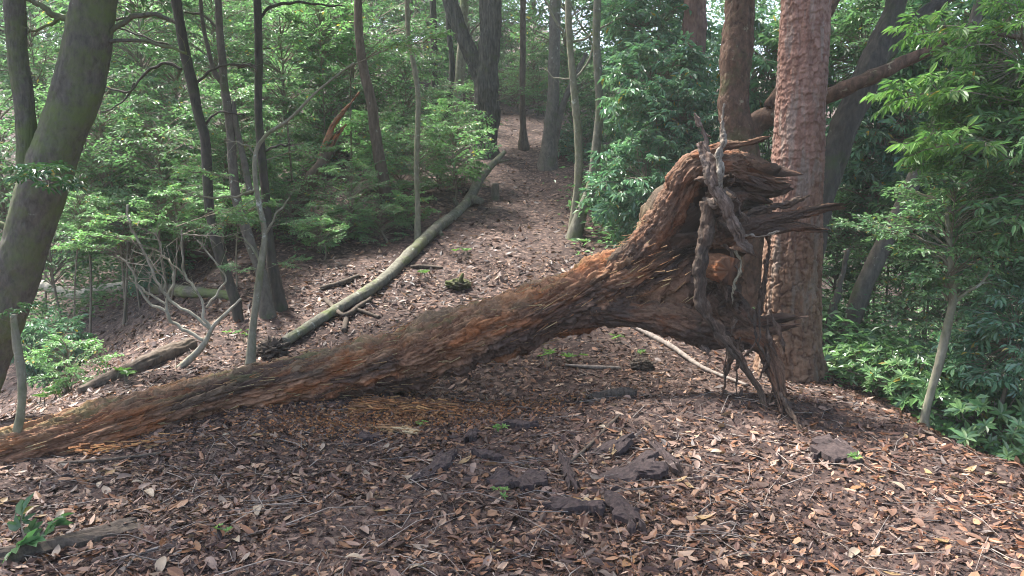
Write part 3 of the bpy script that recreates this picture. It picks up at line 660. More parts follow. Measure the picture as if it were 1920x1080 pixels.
# ------------------------------------------------------------------ trees
for cz_, az_, k_ in PINE_CROWN: link('crown', CANOPY[k_], pine, (.2 - .5 * k_, -.3, cz_), (0, 0, az_), 1.0)  # unseen crowns above the frame, added to shade the ground
def wpath(pts, Y):
    P = [at(q[0], q[1], Y + (q[3] if len(q) > 3 else 0)) for q in pts]; R = [q[2] / 2 * Y / FPX for q in pts]
    return np.array(P), np.array(R)
_seed = [0]
def tree(name, label, pts, m, Y=None, ext=3., ns=12, lump=.06, stems=(), branches=(), crowns=(), sprays=(), cat='tree', group=None, flare=1.35, bm=None, fur=0., ff=40., fz=.12, twigs=3):
    _seed[0] += 1
    if not fur: fur, ff, fz, ns = .0028, 55., .25, max(ns, 22)
    if Y is None: Y = gnd(pts[0][0], pts[0][1])[1]
    P, R = wpath(pts, Y); h = float(height(P[0][0], P[0][1]))
    if P[0][2] > h + .12:                                     # the foot is hidden: carry the stem on down to the ground
        d = (P[0] - P[1]); d = d / max(abs(d[2]), .05); q = P[0] + d * min(P[0][2] - h, 1.5) * .6
        q = np.array([q[0], q[1], float(height(q[0], q[1]))]); P = np.vstack([q, P]); R = np.append(R[0] * 1.1, R)
    base = np.array([P[0][0], P[0][1], float(height(P[0][0], P[0][1]))]); P[0][2] = base[2] - .12
    if flare > 1:
        t_ = .25 / max(np.linalg.norm(P[1] - P[0]), .3); q = P[0] * (1 - t_) + P[1] * t_
        if t_ < .8: P = np.vstack([P[0], q, P[1:]]); R = np.concatenate([[R[0] * flare], [R[0] * 1.05], R[1:]])
    if ext: P = np.vstack([P, P[-1] + nrmz((P[-1] - P[-2])[None])[0] * ext]); R = np.append(R, R[-1] * .7)
    root_ = thing(name, label, cat, base, group)
    link('trunk', tube(P, R, ns, .016 if fur else None, lump, 5., _seed[0] * 3.7, base, [M[m]], 'trunk', None, fur, ff, fz), root_)
    for pts2 in stems:
        P2, R2 = wpath(pts2, Y)
        if pts2[-1][1] <= 5: P2 = np.vstack([P2, P2[-1] + nrmz((P2[-1] - P2[-2])[None])[0] * 2.5]); R2 = np.append(R2, R2[-1] * .7)
        link('stem', tube(P2, R2, ns, .018 if fur else None, lump, 5., _seed[0] * 1.7, base, [M[m]], 'stem', None, fur, ff, fz), root_)
    bpaths = []
    for pts2 in branches:
        P2, R2 = wpath(pts2, Y); P2, R2 = kink(P2, R2, .018, _seed[0] + len(bpaths) * 3.1); bpaths.append(P2)
        link('branch', tube(P2, R2, 8, None, .10, 14., _seed[0], base, [M[bm or m]], 'branch'), root_)
    if twigs and bpaths:
        rg = np.random.default_rng(_seed[0]); A, Bq, Cq = [], [], []
        for P2 in bpaths:
            for _ in range(twigs):
                i = rg.integers(len(P2) // 3, len(P2)); t_ = P2[min(i + 1, len(P2) - 1)] - P2[max(i - 1, 0)]; d = nrmz((nrmz(t_[None])[0] + rg.normal(size=3) * .8)[None])[0]; l = rg.uniform(.06, .2)
                A.append(P2[i]); q = P2[i] + d * l; Bq.append(q); Cq.append(q + nrmz((d + rg.normal(size=3) * .5)[None])[0] * l * .8)
        A, Bq, Cq = np.array(A), np.array(Bq), np.array(Cq); w = np.full(len(A), .0026)
        tv, tf = twig_arrays(np.concatenate([A, Bq]) - base, np.concatenate([Bq, Cq]) - base, np.concatenate([w, w * .7]), np.concatenate([w * .7, w * .35]))
        link('twigs', mesh_from('twigs', tv, tf, None, None, True, [M[bm or m]]), root_)['kind'] = 'stuff'
    for (cm, px, py, dY, sc, az) in crowns:  # the CANOPY ones are out of view overhead, put in for dappled shade
        link('crown', cm, root_, tuple(at(px, py, Y + dY) - base), (0, 0, az), sc)
    for (cm, px, py, dY, sc, az, pit) in sprays:
        link('leaf_spray', cm, root_, tuple(at(px, py, Y + dY) - base), (0, -pit, az), sc)
    return root_

tree('leaning_tree', 'thick dark mossy trunk leaning right with a second stem at left edge', [(-75, 800, 92), (-42, 700, 88), (2, 590, 84), (33, 500, 80), (66, 400, 78), (97, 300, 82), (135, 200, 80), (161, 100, 76), (178, 0, 70)], 'left', 5.2, 4, 90, .05, fur=.005, ff=60, fz=.2,
     stems=[[(52, 345, 40), (52, 290, 36), (46, 200, 32), (33, 100, 32), (27, 0, 32)]],
     branches=[[(35, 500, 30), (10, 430, 16), (-60, 400, 12)], [(134, 40, 12), (100, 28, 11), (72, 8, 10), (40, -5, 9)], [(120, 30, 7), (85, 50, 5), (50, 62, 4)],
               [(190, 70, 10), (270, 28, 9), (320, 36, 7)], [(190, 80, 8), (260, 75, 6), (350, 100, 5)]],
     crowns=[(CANOPY[0], 120, -560, -.2, .8, 1.)],
     sprays=[(SPRB[0], 30, 340, -.5, .38, -.4, -.2), (SPRB[0], 60, 330, -.6, .34, -1.0, -.1), (SPRB[0], -20, 330, -.5, .35, .3, .0), (SPRB[0], 20, 350, -.6, .3, -2.2, .1)])
tree('sapling', 'thin pale sapling before the low end of the fallen log', [(12, 872, 19), (27, 830, 16), (40, 770, 15), (40, 700, 15), (31, 640, 14), (25, 590, 9)], 'pale', 4.25, 0, 10, .05, flare=1.15,
     sprays=[(SPRB[0], 20, 600, -.05, .2, -.6, .3), (SPRB[0], 24, 605, -.05, .18, -2.6, .2)])
tree('slender_tree', 'slender dark tree bending left behind the forked pale shrub', [(472, 640, 26), (461, 619, 22), (440, 560, 20), (422, 508, 19), (405, 452, 18), (394, 397, 17), (387, 296, 17), (383, 252, 17), (372, 215, 17), (361, 160, 18), (348, 104, 17), (330, 0, 17)], 'dark', 7.6, 4, 12,
     branches=[[(361, 165, 6), (385, 140, 5), (415, 125, 4), (470, 122, 3)], [(345, 50, 6), (290, 28, 5), (216, 38, 4)], [(348, 100, 4), (300, 80, 4), (214, 50, 3)], [(384, 235, 5), (400, 215, 4), (460, 215, 3)], [(340, 130, 5), (310, 118, 6), (270, 140, 5), (240, 170, 4), (195, 163, 3)], [(252, 155, 4), (235, 185, 3), (192, 213, 2)]],
     crowns=[(CANOPY[1], 310, -500, 0, .7, 2.)])
tree('slender_tree', 'slender dark trunk with a side stem, second from the big leaning tree', [(505, 592, 26), (492, 519, 22), (474, 471, 19), (459, 423, 18), (444, 375, 17), (437, 315, 16), (433, 259, 15), (430, 222, 15), (420, 155, 14), (417, 111, 13), (413, 74, 12), (409, 0, 12)], 'grey', None, 4, 12,
     stems=[[(420, 160, 10), (405, 140, 8), (390, 90, 7), (380, 40, 6), (376, 0, 6)], [(470, 365, 12), (457, 300, 11), (448, 260, 10), (441, 225, 9), (438, 190, 6)]],
     branches=[[(432, 122, 5), (450, 124, 5), (470, 124, 4), (480, 130, 3)], [(415, 60, 4), (370, 25, 4), (345, 25, 3)]])
tree('slender_tree', 'straight dark upright trunk just left of the arching sapling', [(528, 578, 26), (511, 500, 20), (500, 397, 17), (498, 370, 16), (491, 296, 15), (485, 215, 14), (485, 122, 14), (483, 0, 13)], 'dark', None, 4, 12,
     branches=[[(485, 40, 6), (500, 20, 6), (540, 5, 5), (590, 8, 4), (640, 12, 3)], [(495, 285, 5), (515, 275, 4), (545, 272, 3)], [(486, 130, 5), (470, 122, 5), (445, 128, 3)]], crowns=[(CANOPY[0], 500, -420, .5, .7, 3.)])
tree('arching_sapling', 'pale arching sapling rooted beside the dark burr behind the log', [(466, 682, 18), (474, 619, 14), (483, 545, 13), (489, 500, 12), (496, 434, 10), (485, 379, 9), (478, 322, 8), (481, 281, 7), (498, 255, 6), (537, 228, 5), (592, 174, 4), (663, 118, 3)], 'pale', 6.3, 0, 10, .06, flare=1.3,
     branches=[[(483, 355, 5), (440, 368, 4), (380, 370, 3), (340, 358, 2)], [(480, 290, 4), (460, 272, 3), (420, 262, 2)], [(497, 440, 5), (520, 400, 4), (545, 370, 2)], [(489, 500, 5), (470, 460, 4), (440, 440, 3)]],
     sprays=[(SPR[0], 640, 135, 0, .75, .15, .28), (SPR[2], 500, 300, 0, .55, .8, .05), (SPR[0], 470, 350, -.1, .6, 2.9, .1), (SPR[0], 490, 430, -.1, .4, .1, 0), (SPR[2], 486, 510, -.1, .35, .4, .1), (SPR[2], 480, 520, -.1, .3, 2.6, .1)])
tree('tree', 'brown trunk beyond the long mossy pole, right of the splintered snag', [(732, 420, 30), (724, 360, 25), (716, 320, 22), (705, 260, 20), (696, 190, 18), (680, 120, 17), (673, 60, 15), (671, 0, 15)], 'brown', None, 4)
tree('tree', 'very thin pale stem rising straight from the middle of the mossy pole', [(783, 452, 12), (783, 393, 10), (781, 296, 9), (783, 237, 9), (784, 178, 9), (776, 122, 9), (766, 67, 8), (763, 0, 8)], 'pale', None, 3, 9, .04)
tree('tree', 'dark straight trunk left of the big forked tree, nearest the thin pale stem', [(816, 240, 15), (815, 207, 14), (814, 100, 13), (812, 0, 12)], 'dark', 17.5, 5)
tree('tree', 'thin dark crooked trunk close left of the forked tree', [(838, 215, 14), (844, 178, 11), (848, 122, 11), (842, 63, 9), (838, 0, 8)], 'dark', 17, 3)
tree('tree', 'pale mossy trunk half hidden behind the forked tree', [(856, 215, 26), (858, 185, 20), (865, 111, 17), (868, 50, 16), (871, 0, 16)], 'pale', 18, 4)
tree('forked_tree', 'big dark forked tree with furrowed bark left of the path', [(906, 302, 46), (910, 270, 40), (914, 222, 40), (912, 170, 42), (914, 120, 38), (918, 74, 35), (919, 0, 34)], 'furrow', 14.5, 5, 80, .09, fur=.022, ff=26, fz=.1,
     stems=[[(912, 190, 30), (898, 135, 27), (880, 95, 25), (858, 45, 24), (843, 0, 23)]], crowns=[(CANOPY[1], 870, -330, .5, 1., .4)],
     sprays=[(SPR[2], 930, 190, -.6, 1.0, .1, .1)])
tree('tree', 'thin straight trunk growing at the middle of the path top', [(982, 280, 18), (981, 245, 13), (980, 207, 11), (980, 111, 11), (981, 0, 10)], 'brown', None, 4, crowns=[(CANOPY[0], 985, -160, 1, .8, 2.2)],
     sprays=[(SPR[0], 981, 205, -.1, 1.0, .1, .05), (SPR[1], 980, 190, -.1, 1.0, 3.0, .1), (SPR[2], 980, 165, 0, 1.1, .5, .15), (SPR[2], 980, 150, 0, 1.0, 2.5, .15)])
tree('tree', 'grey trunk with a slanting second stem at the path right bend', [(1026, 312, 33), (1030, 262, 26), (1037, 185, 22), (1039, 111, 21), (1041, 0, 20)], 'grey', None, 4, 16, .07,
     stems=[[(1034, 290, 18), (1045, 235, 14), (1058, 190, 12), (1075, 150, 10), (1100, 100, 8)]], crowns=[(CANOPY[1], 1045, -230, 1, .9, 4.)])
tree('slender_tree', 'thin wavy pale stem right of the path, left of its mossy twin', [(1076, 432, 19), (1078, 393, 15), (1085, 315, 14), (1083, 241, 14), (1074, 148, 12), (1068, 74, 12), (1065, 0, 11)], 'pale', None, 3, 10, .05,
     branches=[[(1068, 78, 5), (1045, 45, 4), (1022, 0, 4), (1010, -25, 3)], [(1070, 80, 5), (1100, 70, 4), (1140, 45, 3), (1170, 30, 2)], [(1075, 150, 5), (1095, 130, 4), (1110, 90, 4), (1080, 30, 3), (1070, 0, 3)], [(1073, 148, 4), (1040, 145, 3), (1020, 130, 2)]])
tree('slender_tree', 'mossy pale stem curving up beside the glossy shrub', [(1072, 446, 26), (1089, 402, 22), (1109, 348, 19), (1118, 278, 17), (1124, 207, 15), (1122, 148, 14), (1118, 74, 14), (1120, 0, 13)], 'mosspole', None, 4, 12, .05, crowns=[(CANOPY[0], 1130, -420, .5, .75, .3)])
tree('gnarled_tree', 'gnarled brown tree behind the root plate with a long limb reaching right', [(1402, 560, 62), (1398, 430, 62), (1392, 320, 64), (1384, 250, 60), (1377, 200, 54), (1378, 148, 52), (1385, 74, 52), (1390, 0, 50)], 'knobby', 7.6, 4, 80, .10, fur=.010, ff=36, fz=.6,
     branches=[[(1390, 290, 44), (1425, 225, 40, .1), (1480, 205, 34, -.1), (1550, 182, 28, -.55), (1604, 159, 25, -.65), (1652, 139, 23, -.7), (1707, 111, 20, -.7), (1756, 86, 17, -.7), (1810, 60, 10, -.7)], [(1440, 200, 20), (1500, 120, 18), (1545, 40, 17), (1580, -20, 15)]],
     crowns=[(CANOPY[1], 1400, -560, .3, .75, 5.)])
tree('tree', 'reddish trunk half hidden by the glossy shrub, left of the gnarled tree', [(1298, 330, 46), (1297, 200, 42), (1300, 100, 40), (1304, 0, 38)], 'reddish', 10.5, 5, 70, .08, fur=.012, ff=30, fz=.25)
tree('leaning_tree', 'dark tree leaning right behind the red pine, forking near the top', [(1500, 560, 56), (1520, 440, 54), (1548, 333, 52), (1574, 259, 50), (1607, 185, 47), (1640, 111, 44), (1664, 55, 36), (1682, 0, 32)], 'dark', 7.4, 4, 70, .09, fur=.008, ff=36, fz=.3,
     stems=[[(1632, 140, 30), (1665, 95, 28), (1700, 55, 25), (1735, 25, 22), (1768, 0, 20)]], crowns=[(CANOPY[0], 1850, -500, 0, .75, 1.6)])
tree('leaning_tree', 'pale blotched trunk leaning right, low beside the red pine foot', [(1556, 700, 40), (1574, 660, 36), (1592, 619, 34), (1618, 541, 32), (1649, 474, 30), (1690, 390, 28), (1730, 300, 25), (1790, 150, 22), (1840, 0, 20)], 'grey', 7.9, 3, 14, .06,
     branches=[[(1545, 690, 20), (1552, 620, 15), (1568, 560, 12), (1590, 470, 9)], [(1575, 660, 16), (1560, 600, 12), (1580, 540, 8)]])
tree('sapling', 'slim pale sapling standing among the rosette shrubs at the right edge', [(1737, 836, 20), (1734, 785, 16), (1744, 740, 15), (1758, 692, 15), (1778, 604, 14), (1786, 567, 13), (1784, 520, 11), (1781, 464, 9), (1775, 400, 6)], 'pale', 5.0, 0, 10, .05, flare=1.15,
     branches=[[(1784, 572, 8), (1800, 559, 6), (1841, 531, 5), (1867, 459, 4), (1880, 400, 2)], [(1781, 500, 4), (1760, 480, 4), (1735, 478, 2)], [(1841, 531, 3), (1880, 530, 2)]],
     sprays=[(LAY[0], 1785, 440, 0, .5, .3, 0), (SPR[2], 1790, 560, 0, .5, .4, .1), (SPR[2], 1790, 470, -.1, .6, 2.6, .1), (SPR[2], 1860, 470, -.1, .55, -.2, .1)])
# splintered snag
sn = [(546, 435, 28), (556, 405, 25), (568, 375, 24), (584, 335, 24), (604, 305, 22), (614, 275, 22), (622, 250, 24), (640, 218, 19), (661, 190, 11), (680, 172, 1)]
Y = gnd(546, 435)[1]; P, R = wpath(sn, Y); base = np.array([P[0][0], P[0][1], float(height(P[0][0], P[0][1]))]); P[0][2] = base[2] - .1
snag = thing('broken_snag', 'broken leaning snag ending in orange splintered wood', 'dead tree', base)
link('trunk', tube(P[:6], R[:6], 14, None, .1, 6., 2., base, [M['brown']], 'snag'), snag)
rg = np.random.default_rng(3)
for k in range(9):
    x0, y0 = 612 + rg.uniform(-9, 9), 282 + rg.uniform(-6, 8); t_ = [1., .8, .55, .45, .65, .35, .5, .3, .25][k]
    ex, ey = x0 + (680 - 614) * t_ + rg.uniform(-8, 8), y0 + (172 - 280) * t_ + rg.uniform(-5, 5); mx, my = x0 + (ex - x0) * .45 - 6 * t_, y0 + (ey - y0) * .5
    q = [(x0, y0, 11 - 4 * (1 - t_), rg.uniform(-.06, .06)), (mx, my, 9 * (.5 + .5 * t_), rg.uniform(-.06, .06)), (ex, ey, 1.2, rg.uniform(-.05, .05))]; P2, R2 = wpath(q, Y); P2, R2 = kink(P2, R2, .01, k * 2.)
    me, _ = rot_tube(P2, R2, 60, 20, 40. + k, .02, .3, org=base, moss=0., name='snag_splinter'); link('splinter', me, snag)
# bare forked shrub
f5 = lambda L, w: [(a * .37037, 360 + b * .37037, w * (1 - .6 * i / len(L))) for i, (a, b) in enumerate(L)]
tree('bare_shrub', 'pale leafless forked shrub leaning right behind the log', [(285, 742, 15), (315, 704, 14), (355, 675, 13), (385, 641, 11), (398, 615, 9), (430, 582, 6), (452, 560, 3)], 'bonewood', 6.3, 0, 12, .12, cat='shrub', flare=1.1, twigs=6,
     branches=[f5(L, w * .62) for L, w in [([(1030, 750), (930, 700), (860, 640), (842, 590), (850, 540), (880, 440), (850, 340)], 13), ([(845, 605), (740, 545), (690, 460), (640, 360), (600, 325)], 9),
        ([(842, 570), (760, 520), (700, 470), (650, 430)], 7), ([(1060, 690), (1000, 640), (880, 560), (820, 500), (770, 380), (715, 270), (660, 170), (640, 60)], 11), ([(1070, 690), (1035, 640), (1030, 560), (990, 490), (940, 430), (920, 320), (915, 190)], 10),
        ([(1045, 585), (1100, 510), (1140, 440), (1080, 350), (1000, 240)], 7), ([(820, 505), (835, 460), (800, 400), (740, 330), (670, 290)], 5), ([(940, 430), (880, 370), (820, 320)], 5), ([(915, 215), (1000, 215), (1120, 225)], 5), ([(640, 360), (700, 365), (760, 370)], 4), ([(750, 545), (760, 440), (775, 400)], 4), ([(770, 380), (820, 300), (800, 230)], 4)]],
     sprays=[(SPR[0], 300, 470, -.1, .7, 2.9, .05), (SPR[0], 290, 440, -.1, .6, 2.6, .1), (SPR[1], 250, 480, 0, .5, 3.1, 0), (SPR[2], 330, 425, .1, .7, .2, .1), (SPR[2], 340, 440, .1, .6, -.4, .05)])

# ------------------------------------------------------------------ fallen poles and dead wood
def fallen(name, label, pts, m, ns=14, lump=.08, cat='log', stubs=(), group=None, sink=None):
    P, R = pxpath([(a, b, c, d) for a, b, c, d in pts]); o = P[len(P) // 2].copy(); o[2] = float(height(o[0], o[1]))
    if not stubs:
        ob = link(name, tube(P, R, ns * 3 if R.mean() > .03 else ns, .014 if R.mean() > .03 else None, lump, 7., pts[0][0], o, [M[m]], name, None, .006 if R.mean() > .03 else 0., 50, .08), None, tuple(o)); return tag(ob, label, cat, group)
    t_ = thing(name, label, cat, o, group); tk = link('trunk', tube(P, R, ns * 2, .014, lump, 7., pts[0][0], o, [M[m]], name, None, .004 if R.mean() > .03 else 0., 60, .15), t_)
    for L in stubs:
        P2, R2 = pxpath(L); link('branch_stub', tube(P2, R2, 8, None, .12, 9., 1., o, [M[m]], 'stub'), tk)
    return t_
def onground(px, py, r, lift=.6):       # a point lying on the ground at that pixel
    g = gnd(px, py + r * lift); return (px, py, r, g[1])
L = [(533, 642, 9), (579, 612, 9.5), (633, 579, 10), (708, 533, 10.5), (762, 483, 10.5), (817, 429, 10), (879, 375, 9.5), (902, 333, 8), (946, 285, 3.5)]
Ys = np.array([gnd(a, b + c * .9)[1] for a, b, c in L]); Ys[7] = Ys[6] + .35; Ys[8] = Ys[6] + .8
pole = [(a, b, c, y) for (a, b, c), y in zip(L, Ys)]
fallen('fallen_pole', 'long mossy pole lying diagonally up to the forked tree', pole, 'mosspole', 16, .07, stubs=[
    [(817, 432, 6, Ys[5]), (830, 440, 4, Ys[5] - .1)], [(885, 372, 9, Ys[6]), (903, 378, 6, Ys[6] - .25)], [(862, 392, 6, Ys[6]), (850, 372, 3, Ys[6])], [(905, 330, 5, Ys[7]), (880, 303, 3, Ys[7]), (860, 300, 1.5, Ys[7])], [(925, 305, 4, Ys[8]), (955, 300, 1.5, Ys[8])]])
fallen('fallen_log', 'bleached crooked log lying over the dark hollow on the left', [(40, 530, 6, 12.3), (57, 532, 7.5, 12.2), (93, 538, 8.5, 12.0), (126, 551, 8, 11.9), (185, 543, 8.5, 11.6), (250, 533, 8, 11.2)], 'bleach', 14, .12)
fallen('fallen_log', 'dark mossy log just right of the bleached crooked one', [onground(255, 536, 9), onground(318, 543, 10), onground(370, 549, 10), onground(440, 556, 9)], 'left', 14, .12)
fallen('fallen_log', 'straight brown log, the higher one across the left hollow', [(80, 462, 7, 14.2), (185, 467, 8, 13.2), (296, 473, 9, 12.0), (405, 479, 11, 10.8)], 'brown', 14, .08)
fallen('fallen_log', 'short grey weathered log on the lit slope at left', [onground(150, 735, 9), onground(240, 694, 13), onground(310, 664, 14), onground(358, 646, 13)], 'brown', 16, .14)
g = lambda a, b, r: onground(a, b, r, 1.)
fallen('fallen_branch', 'dark broken branch with crossing stubs lying near the mossy pole', [g(610, 562, 4), (650, 590, 5, gnd(650, 600)[1]), g(672, 575, 5), g(695, 560, 4)], 'darkroot', 8, .2, 'branch', stubs=[[g(650, 592, 5), g(645, 620, 5)], [g(670, 580, 4), g(712, 595, 3)]])
fallen('fallen_branch', 'dark curved stick on the leaves left of the mossy pole', [g(600, 541, 4), g(640, 530, 5), g(672, 517, 4)], 'darkroot', 8, .15, 'branch')
fallen('fallen_branch', 'dark stick right of the mossy pole middle', [g(770, 500, 3), g(800, 500, 4), g(830, 502, 2)], 'darkroot', 8, .15, 'branch')
fallen('fallen_branch', 'long thin pale branch under the raised log near the roots', [g(1185, 610, 4), g(1260, 650, 5), g(1320, 690, 4), g(1400, 722, 3)], 'deadwood', 8, .1, 'branch')
# mossy stump fragment, dark burr, cut stump
def lump_mesh(name, R, seed, amp, m, ns=26, nr=18, sc=3.):
    u = np.linspace(0, math.pi, nr); th = np.linspace(0, 2 * math.pi, ns, endpoint=False); U, TH = np.meshgrid(u, th, indexing='ij')
    D = np.stack([np.sin(U) * np.cos(TH), np.sin(U) * np.sin(TH), np.cos(U)], -1)
    k = 1 + amp * fbm(D[..., 0] * sc + seed, D[..., 1] * sc, D[..., 2] * sc, 5)
    V = (D * k[..., None] * np.array(R)).reshape(-1, 3); F, _ = grid_faces(nr, ns, False); return mesh_from(name, V[:, :], F[:, ::-1], None, None, True, [M[m]])
M['mossy'] = bark('moss', (.05, .055, .02), (.13, .145, .045), None, .6, (.06, .045, .035), .52, 1, 60, .01)
b = gnd(860, 540); st = thing('mossy_stump', 'small mossy stump fragment on the path behind the log', 'stump', b)
link('stump', lump_mesh('stump_lump', (.13, .10, .06), 2., .55, 'mossy', 40, 28, 3.), st, (0, 0, .04))
for pts in ([(858, 545, 5), (863, 528, 5), (868, 512, 2)], [(835, 528, 3), (860, 543, 5), (880, 552, 3)], [(862, 548, 4), (850, 560, 4), (835, 553, 2)]):
    P2, R2 = wpath([(a, c, w * 2) for a, c, w in pts], b[1] - .05); link('root', tube(P2, R2, 8, None, .2, 12., 3., b, [M['mossy']], 'stump_root'), st)
b = gnd(508, 672); bu = tag(link('burr', lump_mesh('burr', (.125, .10, .085), 6., .8, 'darkroot', 40, 30, 5.), None, tuple(b + np.array([0, .05, .07]))), 'dark knobbly wood burr at the foot of the arching sapling', 'burr')
b = gnd(1203, 690); tag(link('burr', lump_mesh('burr', (.09, .08, .05), 9., .5, 'darkroot', 40, 30, 3.), None, tuple(b + np.array([0, 0, .03]))), 'small dark clod lying on the leaves under the raised log', 'clod')
b = gnd(928, 372); tag(link('stump', tube([(0, 0, -.1), (0, 0, .1), (.01, 0, .24)], [.075, .062, .058], 14, .03, .1, 9., 1., (0, 0, 0), [M['grey']], 'stump'), None, tuple(b)), 'short cut grey stump at the top of the mossy pole', 'stump')

# ------------------------------------------------------------------ bark slabs and sticks in the foreground
def slab(px, py, L_in, W_in, az, seed, label, m='barkslab', cv=.3, th=.03, tilt=0., name='bark_flake'):
    L, W = L_in * 1.15, W_in * 1.2; nu, nv = 22, 12; u = np.linspace(-.5, .5, nu); v_ = np.linspace(-.5, .5, nv); U, Vv = np.meshgrid(u, v_, indexing='ij')
    wob = 1 + .9 * fbm(U * 3.3 + seed, .3 * np.sign(Vv), 2., 4); end = 1 + .5 * fbm(Vv * 4 + seed, .3 * np.sign(U), 7., 4)
    X = U * L * end + .12 * L * Vv * math.sin(seed * 2.3); Yv = Vv * W * wob * (1 - .25 * np.abs(2 * U) ** 4) + .1 * W * np.sin(U * 5 + seed)
    pl = np.floor((fbm(U * 4 + seed, Vv * 3, 9., 3) + 2) * 4) / 4 - 2
    Z = cv * W * (1 - (2 * Vv) ** 2) * .5 + .004 * fbm(U * L * 60 + seed, Vv * W * 120, 1., 4) + .010 * pl + .10 * W * fbm(U * 2 + seed, Vv * 2, 4., 2)
    top = np.stack([X, Yv, Z + th * .5], -1).reshape(-1, 3); bot = np.stack([X, Yv, Z - th * .5], -1).reshape(-1, 3)
    ii = (np.arange(nu - 1)[:, None] * nv + np.arange(nv - 1)[None]).ravel(); q = np.stack([ii, ii + nv, ii + nv + 1, ii + 1], -1); o = nu * nv
    ring = [i * nv for i in range(nu)] + [(nu - 1) * nv + j for j in range(1, nv)] + [i * nv + nv - 1 for i in range(nu - 2, -1, -1)] + [j for j in range(nv - 2, 0, -1)]
    ring = np.array(ring); rn = np.roll(ring, -1); side = np.stack([ring, ring + o, rn + o, rn], -1)
    me = mesh_from(name, np.vstack([top, bot]), np.concatenate([q, q[:, ::-1] + o, side]), None, None, False, [M[m]])
    b = gnd(px, py); nm = gnormal(np.array([b[0]]), np.array([b[1]]))[0]
    R_ = Vector(nm).to_track_quat('Z', 'Y').to_matrix() @ Matrix.Rotation(az, 3, 'Z') @ Matrix.Rotation(tilt, 3, 'Y')
    o = link(name, me, None, tuple(b + np.array([0, 0, .012])), R_.to_euler()); return tag(o, label, 'bark')
def chip(px, py, L, W, az, seed, label, n=60, spread=.12, tone=0, hgt=.03):
    rg = np.random.default_rng(seed); b = gnd(px, py); u, v_ = rg.uniform(-.5, .5, n) * L, rg.normal(size=n) * W * .3
    a = az + rg.normal(size=n) * spread; l = np.minimum(L, .26) * rg.uniform(.08, .4, n); x = b[0] + u * math.cos(az) - v_ * math.sin(az); y = b[1] + u * math.sin(az) + v_ * math.cos(az)
    z = height(x, y) + .008 + rg.random(n) ** 2 * hgt; d = np.stack([np.cos(a), np.sin(a), rg.normal(size=n) * .06], -1) * l[:, None] * .5
    c = np.stack([x, y, z], -1); w = rg.uniform(.003, .009, n); tv, tf = twig_arrays(c - d, c + d, w, w * rg.uniform(.2, .9, n))
    pal = np.array([[(.40, .28, .15), (.32, .19, .09), (.25, .14, .075), (.46, .35, .21)], [(.34, .15, .06), (.24, .11, .05), (.40, .22, .09), (.17, .09, .05)]][tone])
    me = mesh_from('wood_splinter', tv - b, tf, None, np.repeat(pal[rg.integers(4, size=n)], 6, 0), False, [M['rotwood']], grain=tv)
    return tag(link('wood_splinter', me, None, tuple(b)), label, 'wood')
slab(815, 880, .36, .10, -.12, 1, 'long flat grey bark slab left of the twin square pieces')
slab(945, 905, .15, .13, .1, 2, 'squarish dark bark piece, left of the joined pair')
slab(990, 910, .16, .14, -.2, 3, 'squarish dark bark piece, right of the joined pair')
slab(1172, 895, .34, .15, 1.15, 4, 'broad purple-brown bark slab sloping beside the orange splinter', tilt=-.18)
slab(1143, 845, .25, .11, 1.45, 5, 'upright purple bark piece behind the broad slab', tilt=-.25)
chip(1155, 845, .24, .04, 1.25, 6, 'orange splinter of wood leaning on the bark pieces', 26, .08, 0, .05)
slab(1085, 955, .24, .10, -.55, 7, 'dark bark piece forming the left arm of the curved one')
slab(1165, 968, .30, .085, .05, 8, 'thick dark curved bark block at the front centre', cv=.5, th=.05)
chip(1105, 945, .17, .06, -.5, 9, 'yellowish wood splinter lying on the curved bark block', 30, .1)
slab(1065, 888, .40, .05, .22, 10, 'narrow black bark strip pointing at the broad slab')
slab(1245, 858, .34, .055, -.05, 11, 'narrow black bark strip right of the orange splinter')
chip(745, 812, .26, .07, -.3, 12, 'pale fibrous wood chip below the middle of the log', 60, .1)
slab(885, 820, .16, .06, .4, 13, 'small purple bark flake below the log, left of the green seedling')
slab(690, 826, .13, .07, .3, 14, 'small dark bark flake left of the pale wood chip')
slab(980, 800, .17, .06, -.5, 15, 'purple bark flake behind the green seedling')
slab(915, 858, .15, .06, .1, 16, 'dark purple flake in front of the green seedling')
slab(1565, 850, .34, .17, -.3, 17, 'flat purple-brown bark slab at the end of the hanging roots', cv=.12)
slab(1150, 745, .25, .08, .1, 18, 'dark rotten chunk on the soil under the raised log', 'darkroot', .5, .05)
chip(760, 768, .75, .22, .02, 19, 'orange crumbly wood piled against the underside of the log', 420, .7, 1, .05)
chip(250, 838, .62, .10, .38, 20, 'long fibrous strip peeled off the low end of the log', 90, .35, 1, .04)
slab(60, 1040, .60, .12, .5, 21, 'dark rotten strip under the leafy seedling at bottom left', 'darkroot', .4, .03)
fallen('fallen_stick', 'thin bent stick leaning behind the broad bark slab', [g(1052, 880, 3), g(1105, 835, 3.5), g(1140, 800, 3.5), g(1162, 778, 3)], 'darkroot', 8, .15, 'stick')
fallen('fallen_stick', 'thin straight stick lying at the left under the log', [g(110, 868, 3), g(200, 862, 3.5), g(300, 850, 3)], 'darkroot', 8, .1, 'stick')
fallen('fallen_stick', 'thin pale stick right of the leafy seedling at bottom left', [g(125, 1000, 3), g(180, 990, 3), g(240, 985, 2)], 'deadwood', 8, .1, 'stick')
fallen('fallen_stick', 'pale curved rootlet at the front left of the path', [g(232, 1070, 2.5), g(260, 1040, 3), g(320, 1020, 2)], 'deadwood', 8, .1, 'stick')
